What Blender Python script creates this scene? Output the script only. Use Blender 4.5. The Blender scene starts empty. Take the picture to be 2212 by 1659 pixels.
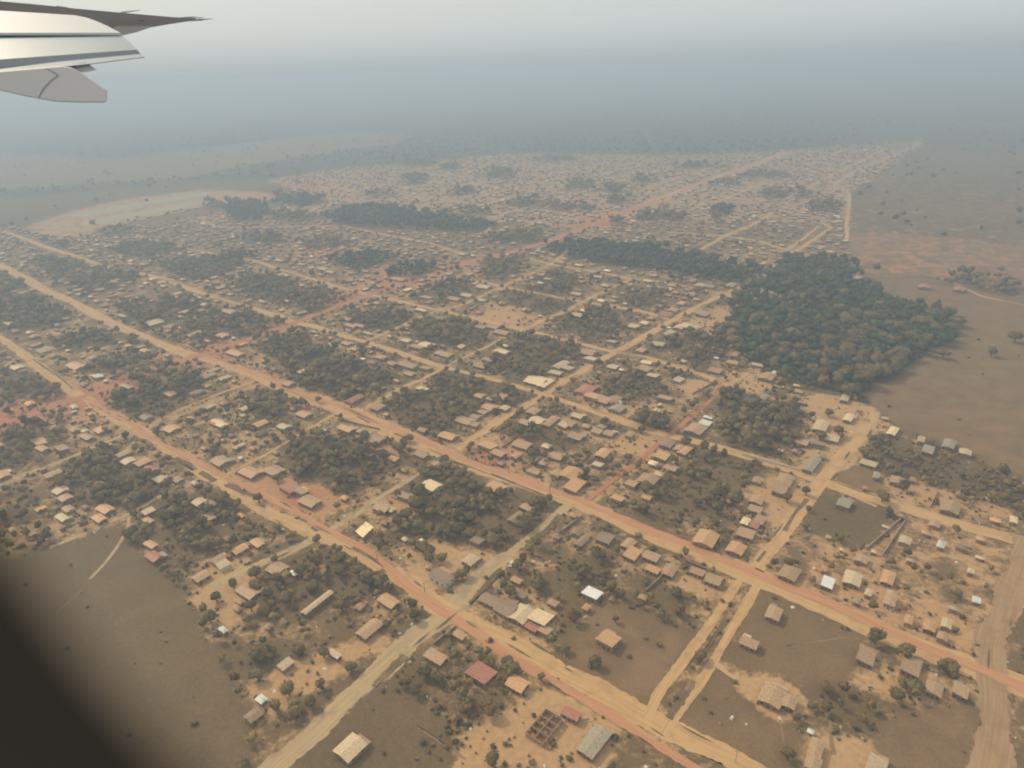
import bpy, math, random
import numpy as np
from mathutils import Matrix, Vector
random.seed(7); rng = np.random.default_rng(7)
C = bpy.context.scene.collection
sc = bpy.context.scene

# ------------------------------------------------------------------ camera
# pixel space used for the layout survey: 2212 x 1659, focal 1480 px, horizon tilted
FPX, CX, CY, H = 1480.0, 1106.0, 829.5, 250.0
_n = np.array([-.036, 1, .4544]); _n /= np.linalg.norm(_n)
_F = np.array([0, 0, -1.]); _Y = _F - _F @ _n * _n; _Y /= np.linalg.norm(_Y); _X = np.cross(_Y, _n)
R = np.array([_X, _Y, _n])
camd = bpy.data.cameras.new('camera'); cam = bpy.data.objects.new('camera', camd); C.objects.link(cam)
camd.sensor_width = 36; camd.lens = 36 * FPX / 2212; camd.clip_start = .01; camd.clip_end = 90000
cam.matrix_world = Matrix(((R[0][0], R[0][1], R[0][2], 0), (R[1][0], R[1][1], R[1][2], 0), (R[2][0], R[2][1], R[2][2], H), (0, 0, 0, 1)))
camd.dof.use_dof = True; camd.dof.focus_distance = 380; camd.dof.aperture_fstop = 3.9
sc.camera = cam

# ------------------------------------------------------------------ light, sky, exposure
SUN_AZ, SUN_EL = math.radians(143), math.radians(42)      # azimuth counted from +X towards +Y
world = bpy.data.worlds.new('World'); sc.world = world; world.use_nodes = True
wn = world.node_tree; wn.nodes.clear()
def wnode(t): return wn.nodes.new(t)
sky = wnode('ShaderNodeTexSky'); sky.sky_type = 'NISHITA'; sky.sun_disc = False
sky.sun_elevation = SUN_EL; sky.sun_rotation = math.radians(90) - SUN_AZ
sky.dust_density = 6; sky.air_density = 1.5; sky.ozone_density = 1
bg1 = wnode('ShaderNodeBackground'); bg1.inputs[1].default_value = .03
wn.links.new(sky.outputs[0], bg1.inputs[0])
tc = wnode('ShaderNodeTexCoord'); sx = wnode('ShaderNodeSeparateXYZ'); wn.links.new(tc.outputs['Generated'], sx.inputs[0])
rp = wnode('ShaderNodeValToRGB'); wn.links.new(sx.outputs[2], rp.inputs[0])
el = rp.color_ramp.elements
el[0].position = 0.0; el[0].color = (.39, .435, .45, 1)
el[1].position = .03; el[1].color = (.51, .56, .565, 1)
for p, c in ((.055, (.565, .61, .61, 1)), (.12, (.57, .61, .60, 1)), (.3, (.64, .64, .60, 1)), (.6, (.75, .70, .60, 1)), (1, (.77, .70, .59, 1))):
    e = el.new(p); e.color = c
bg2 = wnode('ShaderNodeBackground'); bg2.inputs[1].default_value = 1.0
wn.links.new(rp.outputs[0], bg2.inputs[0])
ad = wnode('ShaderNodeAddShader'); wo = wnode('ShaderNodeOutputWorld')
wn.links.new(bg1.outputs[0], ad.inputs[0]); wn.links.new(bg2.outputs[0], ad.inputs[1]); wn.links.new(ad.outputs[0], wo.inputs[0])
sund = bpy.data.lights.new('sun', 'SUN'); sund.energy = 2.5; sund.angle = math.radians(.6); sund.color = (1, .82, .59)
sun = bpy.data.objects.new('sun', sund); C.objects.link(sun)
sdir = Vector((math.cos(SUN_EL) * math.cos(SUN_AZ), math.cos(SUN_EL) * math.sin(SUN_AZ), math.sin(SUN_EL)))
sun.rotation_euler = sdir.to_track_quat('Z', 'Y').to_euler(); sun.location = (-200, 200, 600)
sc.view_settings.view_transform = 'Standard'; sc.view_settings.look = 'None'; sc.view_settings.exposure = 0; sc.view_settings.gamma = 1
sc.cycles.filter_width = 2.0; sc.cycles.use_denoising = True
try: sc.cycles.denoiser = 'OPENIMAGEDENOISE'
except Exception: pass
sc.cycles.max_bounces = 5; sc.cycles.diffuse_bounces = 2; sc.cycles.glossy_bounces = 2; sc.cycles.volume_bounces = 0
sc.cycles.transparent_max_bounces = 6; sc.cycles.caustics_reflective = False; sc.cycles.caustics_refractive = False

# ------------------------------------------------------------------ survey helpers
def G(u, v, z=0.0):                       # ground point seen at survey pixel (u, v)
    d = R @ np.array([(u - CX) / FPX, (CY - v) / FPX, -1.]); t = (z - H) / d[2]; return d[:2] * t
def PX(p):                                # survey pixel of world points (n,3)
    c = (np.asarray(p, float) - [0, 0, H]) @ R
    w = np.maximum(-c[..., 2], 1e-3)
    return np.stack([CX + FPX * c[..., 0] / w, CY - FPX * c[..., 1] / w], -1), -c[..., 2]
def P3(u, v, depth):                      # point at a depth along the pixel ray (aircraft parts)
    return R @ (np.array([(u - CX) / FPX, (CY - v) / FPX, -1.]) * depth) + [0, 0, H]
K3 = 1366 / 2212 * .54004
TILE = {'L': (0, 553), 'M': (737.6, 553), 'R': (1475.3, 553), 'l': (0, 1105.9), 'm': (737.6, 1105.9), 'r': (1475.3, 1105.9),
        'a': (0, 0), 'b': (737.6, 0), 'c': (1475.3, 0)}
def T(t, x, y): return TILE[t][0] + x * K3, TILE[t][1] + y * K3
A1, A2 = math.radians(52.5), math.radians(-38.5)     # street directions: up-right and down-right
D1 = np.array([math.cos(A1), math.sin(A1)]); D2 = np.array([math.cos(A2), math.sin(A2)])

def inpoly(pu, poly):                     # pu (n,2)
    x, y = pu[:, 0], pu[:, 1]; r = np.zeros(len(pu), bool); n = len(poly)
    for i in range(n):
        x1, y1 = poly[i]; x2, y2 = poly[(i + 1) % n]
        if y1 == y2: continue
        c = ((y1 > y) != (y2 > y)) & (x < (x2 - x1) * (y - y1) / (y2 - y1) + x1)
        r ^= c
    return r

# ------------------------------------------------------------------ materials
def mat(name, base, var=None, scale=.5, rough=.9, metal=0, obj_rand=0.0, detail=4, bump=0, coord='Object', stretch=None, thr=(.35, .65), spec=.3):
    m = bpy.data.materials.new(name); m.use_nodes = True; nt = m.node_tree; b = nt.nodes['Principled BSDF']
    b.inputs['Roughness'].default_value = rough; b.inputs['Metallic'].default_value = metal
    b.inputs['Specular IOR Level'].default_value = spec
    if var is None:
        b.inputs['Base Color'].default_value = (*base, 1); col = None
        rgb = nt.nodes.new('ShaderNodeRGB'); rgb.outputs[0].default_value = (*base, 1); col = rgb.outputs[0]
    else:
        t = nt.nodes.new('ShaderNodeTexCoord'); n = nt.nodes.new('ShaderNodeTexNoise'); n.inputs['Scale'].default_value = scale; n.inputs['Detail'].default_value = detail
        src = t.outputs[coord]
        if stretch:
            mp = nt.nodes.new('ShaderNodeMapping'); mp.inputs['Scale'].default_value = stretch; nt.links.new(src, mp.inputs[0]); src = mp.outputs[0]
        nt.links.new(src, n.inputs['Vector'])
        r = nt.nodes.new('ShaderNodeValToRGB'); r.color_ramp.elements[0].position = thr[0]; r.color_ramp.elements[1].position = thr[1]
        r.color_ramp.elements[0].color = (*base, 1); r.color_ramp.elements[1].color = (*var, 1)
        nt.links.new(n.outputs[0], r.inputs[0]); col = r.outputs[0]
        if bump:
            bp = nt.nodes.new('ShaderNodeBump'); bp.inputs['Strength'].default_value = bump; nt.links.new(n.outputs[0], bp.inputs['Height']); nt.links.new(bp.outputs[0], b.inputs['Normal'])
    if obj_rand:
        oi = nt.nodes.new('ShaderNodeObjectInfo'); mr = nt.nodes.new('ShaderNodeMapRange')
        mr.inputs[3].default_value = 1 - obj_rand; mr.inputs[4].default_value = 1 + obj_rand; nt.links.new(oi.outputs['Random'], mr.inputs[0])
        hs = nt.nodes.new('ShaderNodeHueSaturation'); nt.links.new(mr.outputs[0], hs.inputs['Value']); nt.links.new(col, hs.inputs['Color']); col = hs.outputs[0]
    nt.links.new(col, b.inputs['Base Color'])
    return m
def attr_mat(name, attr, rough=.9, nscale=.4, amt=.25, metal=0):
    m = bpy.data.materials.new(name); m.use_nodes = True; nt = m.node_tree; b = nt.nodes['Principled BSDF']; b.inputs['Roughness'].default_value = rough
    b.inputs['Specular IOR Level'].default_value = .2; b.inputs['Metallic'].default_value = metal
    a = nt.nodes.new('ShaderNodeAttribute'); a.attribute_name = attr
    t = nt.nodes.new('ShaderNodeTexCoord'); n = nt.nodes.new('ShaderNodeTexNoise'); n.inputs['Scale'].default_value = nscale; nt.links.new(t.outputs['Object'], n.inputs['Vector'])
    mr = nt.nodes.new('ShaderNodeMapRange'); mr.inputs[1].default_value = .3; mr.inputs[2].default_value = .7; mr.inputs[3].default_value = 1 - amt; mr.inputs[4].default_value = 1 + amt
    nt.links.new(n.outputs[0], mr.inputs[0]); hs = nt.nodes.new('ShaderNodeHueSaturation'); nt.links.new(mr.outputs[0], hs.inputs['Value']); nt.links.new(a.outputs['Color'], hs.inputs['Color'])
    nt.links.new(hs.outputs[0], b.inputs['Base Color']); return m
ROOFC = {  # colour code: (word, base, variation)
    't': ('rusty tan', (.36, .235, .135), (.47, .32, .19)), 'p': ('pale tan', (.50, .38, .23), (.60, .47, .30)), 'c': ('cream', (.68, .52, .30), (.78, .61, .37)),
    'w': ('whitish', (.60, .62, .55), (.70, .70, .60)), 'r': ('dusty red', (.36, .150, .105), (.44, .20, .14)), 'g': ('grey', (.30, .255, .18), (.37, .32, .24)),
    'b': ('dull brown', (.25, .175, .11), (.32, .23, .15)), 'o': ('orange tan', (.50, .29, .14), (.58, .36, .19)), 'y': ('glinting metal', (.12, .10, .06), (.36, .31, .21)),
    'W': ('bright white', (.72, .76, .72), (.82, .85, .80))}
ROOFM = {k: mat('roof_' + w.replace(' ', '_'), tuple(q * .80 for q in b), tuple(min(.9, q * 1.08) for q in v), scale=.9, rough=.55 if k != 'y' else .5, metal=0 if k != 'y' else .9, bump=0 if k != 'y' else .9, obj_rand=.10, detail=6, stretch=(1, 3, 1), spec=.25 if k != 'y' else .5) for k, (w, b, v) in ROOFC.items()}
M_mud = mat('mud_brick_wall', (.26, .17, .11), (.36, .25, .16), scale=.8, obj_rand=.15)
M_white = mat('whitewashed_wall', (.66, .62, .52), (.5, .44, .34), scale=.6, thr=(.5, .8))
M_dark = mat('dark_opening', (.03, .027, .025))
M_wood = mat('weathered_wood', (.12, .09, .065), (.18, .14, .1), scale=2)
M_concrete = mat('pale_concrete', (.42, .37, .30), (.34, .29, .23), scale=1)
M_trunk = mat('bark', (.11, .085, .06), (.18, .15, .11), scale=3)
M_leaf = [mat('leaves_' + n, a, b, scale=.45, rough=.85, obj_rand=.18, detail=5, thr=(.3, .7), spec=.15) for n, a, b in (
    ('dark_green', (.135, .105, .045), (.200, .150, .066)), ('olive', (.170, .120, .050), (.235, .168, .076)), ('dusty_green', (.140, .115, .055), (.205, .158, .078)))]  # nearest crowns lightened and browned, window glare included in the leaf colour

# ground: one sheet, zones held as a colour attribute, broken up by noise
def ground_material():
    m = bpy.data.materials.new('dusty_ground'); m.use_nodes = True; nt = m.node_tree; N = nt.nodes.new; Lk = nt.links.new
    b = nt.nodes['Principled BSDF']; b.inputs['Roughness'].default_value = 1; b.inputs['Specular IOR Level'].default_value = .1
    a = N('ShaderNodeAttribute'); a.attribute_name = 'zone'; s = N('ShaderNodeSeparateColor'); Lk(a.outputs['Color'], s.inputs[0])
    tcx = N('ShaderNodeTexCoord')
    def noise(sc_, det=6, ro=.6, dist=0):
        n = N('ShaderNodeTexNoise'); n.inputs['Scale'].default_value = sc_; n.inputs['Detail'].default_value = det; n.inputs['Roughness'].default_value = ro; n.inputs['Distortion'].default_value = dist
        Lk(tcx.outputs['Object'], n.inputs['Vector']); return n.outputs[0]
    def math_(op, x, y=None, z=None):
        q = N('ShaderNodeMath'); q.operation = op
        for i, w in enumerate((x, y, z)):
            if w is None: continue
            if isinstance(w, (int, float)): q.inputs[i].default_value = w
            else: Lk(w, q.inputs[i])
        return q.outputs[0]
    def mix(f, x, y):
        q = N('ShaderNodeMix'); q.data_type = 'RGBA'
        Lk(f, q.inputs[0]) if not isinstance(f, float) else setattr(q.inputs[0], 'default_value', f)
        for i, w in ((6, x), (7, y)):
            if isinstance(w, tuple): q.inputs[i].default_value = (*w, 1)
            else: Lk(w, q.inputs[i])
        return q.outputs[2]
    def rng_(x, lo, hi, a_=0.0, b_=1.0):
        q = N('ShaderNodeMapRange'); q.interpolation_type = 'SMOOTHSTEP'; Lk(x, q.inputs[0]); q.inputs[1].default_value = lo; q.inputs[2].default_value = hi; q.inputs[3].default_value = a_; q.inputs[4].default_value = b_; return q.outputs[0]
    n1 = noise(.055, 8, .62, .5); n2 = noise(.35, 5, .65); n3 = noise(.008, 4, .5)
    nn = math_('ADD', math_('MULTIPLY', n1, .62), math_('MULTIPLY', n2, .38))
    sand = rng_(math_('ADD', s.outputs[0], math_('MULTIPLY', math_('SUBTRACT', nn, .5), 2.0)), .33, .70)
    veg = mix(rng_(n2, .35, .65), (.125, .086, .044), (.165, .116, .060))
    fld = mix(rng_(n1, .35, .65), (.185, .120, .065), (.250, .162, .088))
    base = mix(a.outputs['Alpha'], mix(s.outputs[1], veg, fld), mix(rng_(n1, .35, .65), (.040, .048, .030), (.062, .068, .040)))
    n4 = noise(.8, 6, .75); base = mix(rng_(n4, .50, .72, 0, .55), base, (.30, .215, .12)); base = mix(rng_(n4, .50, .30, 0, .6), base, (.085, .068, .036))
    base = mix(rng_(n3, .3, .7), base, mix(.25, base, (.21, .15, .075)))
    tan = mix(rng_(n2, .3, .7), (.40, .258, .130), (.50, .328, .165))
    red = mix(rng_(n2, .3, .7), (.37, .165, .092), (.46, .215, .120))
    sd = mix(s.outputs[2], tan, red)
    Lk(mix(sand, base, sd), b.inputs['Base Color'])
    return m
def road_material(name, c1, c2, c3):
    m = bpy.data.materials.new(name); m.use_nodes = True; nt = m.node_tree; N = nt.nodes.new; Lk = nt.links.new
    b = nt.nodes['Principled BSDF']; b.inputs['Roughness'].default_value = 1; b.inputs['Specular IOR Level'].default_value = .1
    t = N('ShaderNodeTexCoord'); mp = N('ShaderNodeMapping'); mp.inputs['Scale'].default_value = (.03, .9, 1); Lk(t.outputs['UV'], mp.inputs[0])
    n = N('ShaderNodeTexNoise'); n.inputs['Scale'].default_value = 1; n.inputs['Detail'].default_value = 5; Lk(mp.outputs[0], n.inputs['Vector'])
    r = N('ShaderNodeValToRGB'); e = r.color_ramp.elements; e[0].position = .36; e[0].color = (*c1, 1); e[1].position = .62; e[1].color = (*c2, 1); Lk(n.outputs[0], r.inputs[0])
    n2 = N('ShaderNodeTexNoise'); n2.inputs['Scale'].default_value = .12; n2.inputs['Detail'].default_value = 6; Lk(t.outputs['Object'], n2.inputs['Vector'])
    q = N('ShaderNodeMapRange'); q.interpolation_type = 'SMOOTHSTEP'; Lk(n2.outputs[0], q.inputs[0]); q.inputs[1].default_value = .50; q.inputs[2].default_value = .68; q.inputs[4].default_value = .55
    mx = N('ShaderNodeMix'); mx.data_type = 'RGBA'; Lk(q.outputs[0], mx.inputs[0]); Lk(r.outputs[0], mx.inputs[6]); mx.inputs[7].default_value = (*c3, 1)
    Lk(mx.outputs[2], b.inputs['Base Color']); return m
M_ground = ground_material()
M_road = {'t': road_material('tan_dirt', (.45, .285, .135), (.56, .365, .180), (.36, .23, .115)),
          'r': road_material('red_dirt', (.44, .220, .120), (.52, .275, .150), (.47, .285, .155)),
          'R': road_material('deep_red_dirt', (.39, .160, .090), (.47, .210, .120), (.42, .245, .13)), 'd': road_material('dull_dirt', (.31, .20, .115), (.39, .26, .15), (.26, .175, .10)), 'f': road_material('trodden_path', (.24, .165, .09), (.30, .21, .12), (.22, .15, .085)),
          'a': road_material('mown_strip', (.33, .33, .24), (.38, .38, .28), (.30, .27, .18)),
          'p': road_material('pale_dirt', (.38, .28, .155), (.48, .36, .20), (.27, .20, .11)),
          'v': road_material('ditch_scrub', (.12, .09, .05), (.20, .14, .075), (.36, .23, .12))}

# ------------------------------------------------------------------ mesh helpers
def mesh_obj(name, verts, faces, material, parent=None, smooth=False):
    me = bpy.data.meshes.new(name); me.from_pydata([tuple(map(float, v)) for v in verts], [], [tuple(map(int, f)) for f in faces]); me.update()
    if material: me.materials.append(material)
    if smooth: me.polygons.foreach_set('use_smooth', [True] * len(me.polygons))
    o = bpy.data.objects.new(name, me); C.objects.link(o)
    if parent: o.parent = parent
    return o
def tag(o, label=None, cat=None, group=None, kind=None):
    if label: o['label'] = label
    if cat: o['category'] = cat
    if group: o['group'] = group
    if kind: o['kind'] = kind
    return o
def empty(name, loc, rz=0, s=1):
    o = bpy.data.objects.new(name, None); o.location = loc; o.rotation_euler = (0, 0, rz); o.scale = (s, s, s); o.empty_display_size = .5; C.objects.link(o); return o
class MB:
    def __init__(s): s.v = []; s.f = []
    def poly(s, pts): k = len(s.v); s.v += [tuple(p) for p in pts]; s.f.append(tuple(range(k, k + len(pts))))
    def box(s, x0, x1, y0, y1, z0, z1, mtx=None):
        k = len(s.v); p = [(x, y, z) for z in (z0, z1) for x, y in ((x0, y0), (x1, y0), (x1, y1), (x0, y1))]
        if mtx: p = [tuple(mtx @ Vector(q)) for q in p]
        s.v += p; s.f += [tuple(k + i for i in f) for f in ((3, 2, 1, 0), (4, 5, 6, 7), (0, 1, 5, 4), (1, 2, 6, 5), (2, 3, 7, 6), (3, 0, 4, 7))]
    def prism(s, a, b):                   # two matching rings
        k = len(s.v); n = len(a); s.v += [tuple(p) for p in a] + [tuple(p) for p in b]
        s.f += [tuple(range(k + n - 1, k - 1, -1)), tuple(range(k + n, k + 2 * n))] + [(k + i, k + (i + 1) % n, k + n + (i + 1) % n, k + n + i) for i in range(n)]
    def tube(s, pts, rad, n=6):
        k = len(s.v)
        for i, p in enumerate(pts):
            p = np.array(p, float); d = np.array(pts[min(i + 1, len(pts) - 1)], float) - np.array(pts[max(i - 1, 0)], float); d /= np.linalg.norm(d) + 1e-9
            a = np.cross(d, [0, 0, 1] if abs(d[2]) < .9 else [1, 0, 0]); a /= np.linalg.norm(a); b = np.cross(d, a)
            for j in range(n):
                w = 2 * math.pi * j / n; s.v.append(tuple(p + rad[i] * (a * math.cos(w) + b * math.sin(w))))
        for i in range(len(pts) - 1):
            for j in range(n): s.f.append((k + i * n + j, k + i * n + (j + 1) % n, k + (i + 1) * n + (j + 1) % n, k + (i + 1) * n + j))
        s.f.append(tuple(k + j for j in range(n))[::-1]); s.f.append(tuple(k + (len(pts) - 1) * n + j for j in range(n)))
    def build(s, name, material, parent=None, smooth=False): return mesh_obj(name, s.v, s.f, material, parent, smooth)

# ------------------------------------------------------------------ survey data: roads (survey pixels)
ROADS = [
 # name-phrase, type, width m, points
 ('wide', 't', 13.5, 0, [(-60,545),(0,574),(77,616),(143,648),(213,686),(247,702),(300,723),(337,737),(400,764),(443,772),(500,791),(567,818),(624,842),(667,858),(738,885),(804,915),(904,952),(971,985),(1038,1013),(1104,1036),(1171,1060),(1238,1079),(1288,1102),(1388,1146),(1471,1181),(1542,1213),(1609,1240),(1675,1269),(1775,1308),(1842,1338),(1942,1382),(2042,1420),(2126,1447),(2212,1482),(2320,1530)]),
 ('red', 'r', 6, .05, [(400,766),(443,768),(500,788),(567,814),(624,838),(667,855),(738,880),(804,911),(904,948),(971,979),(1038,1007),(1104,1027),(1171,1053),(1238,1074),(1288,1098),(1388,1137),(1471,1170),(1542,1202),(1609,1229),(1675,1259),(1775,1296),(1842,1326),(1942,1376),(2042,1420),(2126,1447),(2212,1487),(2320,1536)]),
 ('B tan', 't', 9, .0, [(-60,690),(0,732),(50,766),(117,818),(160,848),(187,862),(233,892),(283,920),(313,938),(353,966),(400,995),(433,1020),(500,1062),(567,1100),(634,1134),(694,1157),(738,1170),(788,1200),(830,1232)]),
 ('B red', 'r', 5, .05, [(187,860),(233,890),(283,916),(313,936),(353,960),(400,986),(460,1015),(520,1045),(580,1075),(640,1105),(694,1140),(738,1160),(788,1188),(841,1228),(871,1263),(921,1297),(971,1329),(1038,1373),(1100,1416),(1154,1453),(1204,1477),(1258,1510),(1321,1543),(1371,1577),(1438,1620),(1500,1659),(1600,1720)]),
 ('B tan2', 't', 11, .0, [(841,1228),(900,1277),(971,1322),(1024,1346),(1088,1373),(1154,1412),(1204,1446),(1271,1483),(1338,1517),(1404,1552),(1475,1598),(1525,1623),(1588,1652),(1700,1700)]),
 ('C', 'R', 10, .10, [(-60,935),(0,917),(50,905),(110,882),(173,857),(207,853),(260,828),(320,803),(383,782),(433,767),(500,746),(567,722),(640,696),(690,678),(737,660),(800,637),(871,613),(940,590),(1010,570),(1080,550),(1140,535),(1198,517),(1270,490),(1340,463),(1400,440),(1475,413),(1560,382),(1640,352),(1702,328)]),
 ('C2', 'R', 17, .1, [(1140,535),(1198,517),(1270,490),(1340,463),(1400,440)]), ('C3', 't', 24, .1, [(1390,443),(1475,413),(1560,382),(1640,352),(1702,328)]),
 ('D', 't', 9, .02, [(-40,478),(0,495),(90,530),(187,562),(233,580),(290,588),(340,598),(417,626),(467,644),(534,663),(584,677),(627,696),(684,705),(734,724),(788,738),(838,754),(888,771),(951,791),(1005,803),(1071,820),(1121,836),(1168,850),(1205,863),(1255,880),(1305,893),(1355,913),(1405,930),(1438,941),(1519,957),(1602,982),(1675,1003),(1765,1032),(1809,1053),(1859,1073),(1942,1093),(1975,1106),(2042,1126),(2109,1146),(2212,1170),(2300,1192)]),
 ('E', 't', 7, .02, [(280,505),(433,543),(550,563),(597,580),(665,600),(738,622),(800,638),(871,652),(958,673),(1050,695),(1131,713),(1180,725),(1250,741),(1324,760),(1358,763),(1405,773),(1455,790),(1520,808),(1558,824)]),
 ('E2', 't', 6, .02, [(433,478),(483,492),(600,490),(738,487),(838,508),(924,524),(1000,548),(1080,555)]),
 ('F', 't', 6, .02, [(998,600),(1051,611),(1084,619),(1150,632),(1251,650),(1330,663),(1404,677),(1450,692)]),
 ('F2', 't', 6, .02, [(1140,558),(1188,570),(1238,580),(1305,590),(1365,602),(1421,607),(1471,617),(1552,633),(1675,651)]),
 ('K1a', 'p', 2.6, .03, [(313,928),(400,893),(480,860),(567,828)]), ('K1b', 't', 3.2, .03, [(320,920),(395,882),(475,850),(560,820)]),
 ('K1c', 'p', 4, .03, [(283,930),(267,940),(167,983),(77,1016),(0,1047),(-50,1065)]),
 ('K2', 't', 2.8, .03, [(470,1040),(494,1024),(567,986),(634,946),(720,897),(740,890)]),
 ('K3', 'p', 3.0, .03, [(440,1030),(427,1036),(350,1070),(280,1110),(233,1130),(167,1160),(100,1185)]), ('K3b', 'p', 1.8, .04, [(280,1112),(278,1140),(255,1180),(225,1220),(190,1255)]),
 ('K4', 'p', 6, .03, [(694,1158),(660,1172),(567,1216),(500,1246),(450,1272)]), ('K4b', 'p', 4, .03, [(705,1150),(774,1109),(828,1068),(888,1035),(938,1002),(962,988)]),
 ('J', 'p', 11, .03, [(540,1720),(585,1659),(660,1600),(738,1521),(804,1464),(871,1403),(921,1362),(971,1323),(1021,1273),(1054,1232),(1104,1196)]), ('J2', 'p', 6, .06, [(1090,1205),(1138,1169),(1171,1140),(1204,1113),(1235,1085)]),
 ('G', 'R', 4, .03, [(1265,1085),(1305,1053),(1355,1016),(1405,974),(1440,945),(1475,916),(1509,886),(1542,860),(1558,840),(1556,822)]),
 ('G2', 't', 4, .04, [(1558,840),(1595,820),(1625,800)]),
 ('H', 't', 8, .03, [(985,975),(1038,937),(1088,901),(1138,875),(1171,855),(1221,822),(1271,793),(1305,774),(1338,757),(1405,720),(1471,682),(1542,645),(1609,617),(1642,604),(1672,586)]),
 ('I', 't', 9, .03, [(1620,1236),(1660,1195),(1695,1150),(1735,1095),(1765,1050),(1792,1020),(1825,980),(1859,943),(1879,913),(1884,888)]),
 ('Ma', 't', 4, .03, [(1606,1240),(1592,1262),(1542,1336),(1509,1383),(1475,1428),(1438,1483),(1408,1535),(1392,1560)]), ('Mb', 't', 4.4, .03, [(1645,1252),(1632,1272),(1602,1323),(1569,1379),(1539,1433),(1505,1483),(1475,1526),(1445,1572),(1425,1605)]),
 ('N', 'd', 13, .03, [(2225,1160),(2205,1210),(2185,1273),(2166,1339),(2150,1400),(2148,1450),(2152,1520),(2148,1580),(2135,1659),(2120,1720)]),
 ('L', 't', 5, .03, [(745,904),(801,876),(854,846),(938,806),(988,780),(1038,756),(1088,730),(1131,713),(1171,693),(1225,670),(1271,646),(1321,623),(1365,603)]),
 ('L2', 't', 5, .03, [(740,760),(808,730),(854,710),(904,686),(958,670),(1005,656),(1054,633),(1091,616),(1138,596),(1188,572),(1230,540)]),
 ('K5', 'p', 3, .03, [(310,720),(433,683),(520,655)]), ('K6', 'p', 3, .03, [(100,783),(173,766),(283,732)]), ('K7', 't', 4, .03, [(77,616),(133,603),(233,576),(300,556)]), ('K8', 't', 4, .03, [(417,624),(467,611),(540,590),(597,578)]),
 ('loop1', 't', 8, .03, [(1440,502),(1475,503),(1520,507),(1565,510),(1610,492),(1642,477)]), ('loop2', 't', 7, .04, [(1495,549),(1530,530),(1565,510),(1640,520),(1715,546),(1770,510),(1796,492),(1775,482),(1700,478),(1642,477),(1669,460)]), ('loop3', 't', 5, .05, [(1700,540),(1735,515),(1770,488)]),
 ('far1', 'p', 9, .03, [(1825,440),(1835,417),(1800,402),(1842,373),(1925,337),(1992,308)]), ('far2', 't', 6, .04, [(1829,520),(1829,483),(1836,420)]), ('fieldtrack', 't', 3, .03, [(2060,612),(2120,640),(2212,660),(2300,678)]),
 ('drive', 't', 2.4, .03, [(1545,1432),(1560,1447),(1580,1462),(1600,1470)]), ('E3', 't', 3, .03, [(1790,1053),(1822,1062),(1860,1080),(1900,1098)]),
 ('cl', 't', 5, .02, [(900,290*0+382),(1000,372),(1200,350),(1400,338)]), ('cl2', 't', 6, .02, [(738,440),(850,430),(1000,425),(1150,405),(1300,380)]), ('cl3', 'R', 7, .02, [(575,388),(640,402),(720,420),(830,432)]),
 ('wallroad', 'p', 2.5, .05, [(1600,985),(1660,1000),(1730,1020),(1768,1040)]),
]
_b = np.array(G(1198, 517))
def _lane(p0, d, t0, t1):
    q = [tuple(PX(np.array([[*(p0 + d * t), 0.0]]))[0][0]) for t in np.arange(t0, t1, 40)]
    q = [p for p in q if inpoly(np.array([p]), TOWN_FAR)[0]]
    if len(q) > 4: ROADS.append(('far lane', 't', 5.5, .0, q))
TOWN_FAR = [(640,400),(760,372),(1100,338),(1500,340),(1700,330),(1960,312),(1835,418),(1500,450),(1180,505),(900,470),(700,436)]
for k in range(1, 15): _lane(_b + D1 * (100 * k), D2, -1100, 560)
for k in range(-10, 5):
    if k: _lane(_b + D2 * (105 * k), D1, -200, 1600)
ISLANDS = [ # ditches and scrub strips between the two lanes: survey polylines, width
 (1.8, [(283,942),(310,955),(333,972)]), (3.5, [(375,988),(400,1003),(420,1018)]), (3.5, [(432,1018),(455,1030),(470,1040)]), (5, [(485,1045),(510,1056),(535,1070)]),
 (1.6, [(70,775),(117,807),(160,842)]), (2.2, [(950,990),(990,1003),(1020,1012)]), (2.2, [(1055,1023),(1100,1040),(1150,1060),(1190,1076)]), (1.6,[(850,935),(880,948)]), (1.6,[(770,900),(800,914)]),
 (2.5, [(758,1181),(790,1198),(815,1215)]), (1.6, [(240,645),(290,670),(340,695)]), (2.5,[(1690,1150),(1720,1105),(1745,1075)]), (1.4,[(1635,1215),(1655,1190)]), (2, [(1630,1228),(1650,1237)]),
 (2.4, [(640,1117),(665,1128)]), (2.4, [(672,1140),(685,1148)]), (1.3,[(430,640),(480,660),(530,676)]), (1.3,[(640,705),(680,718),(720,733)]), (4,[(740,735),(780,745)]), (2,[(1500,1440),(1540,1380),(1575,1325)]), (3,[(1500,1465),(1440,1560)]),
 (5, [(1140,1180),(1175,1150),(1215,1110)]), (4,[(1010,1310),(1060,1260),(1090,1230)]), (3,[(800,1490),(880,1410)]), (3,[(610,1215),(680,1180)]),(2,[(840,960),(900,975),(960,998)])]

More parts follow.
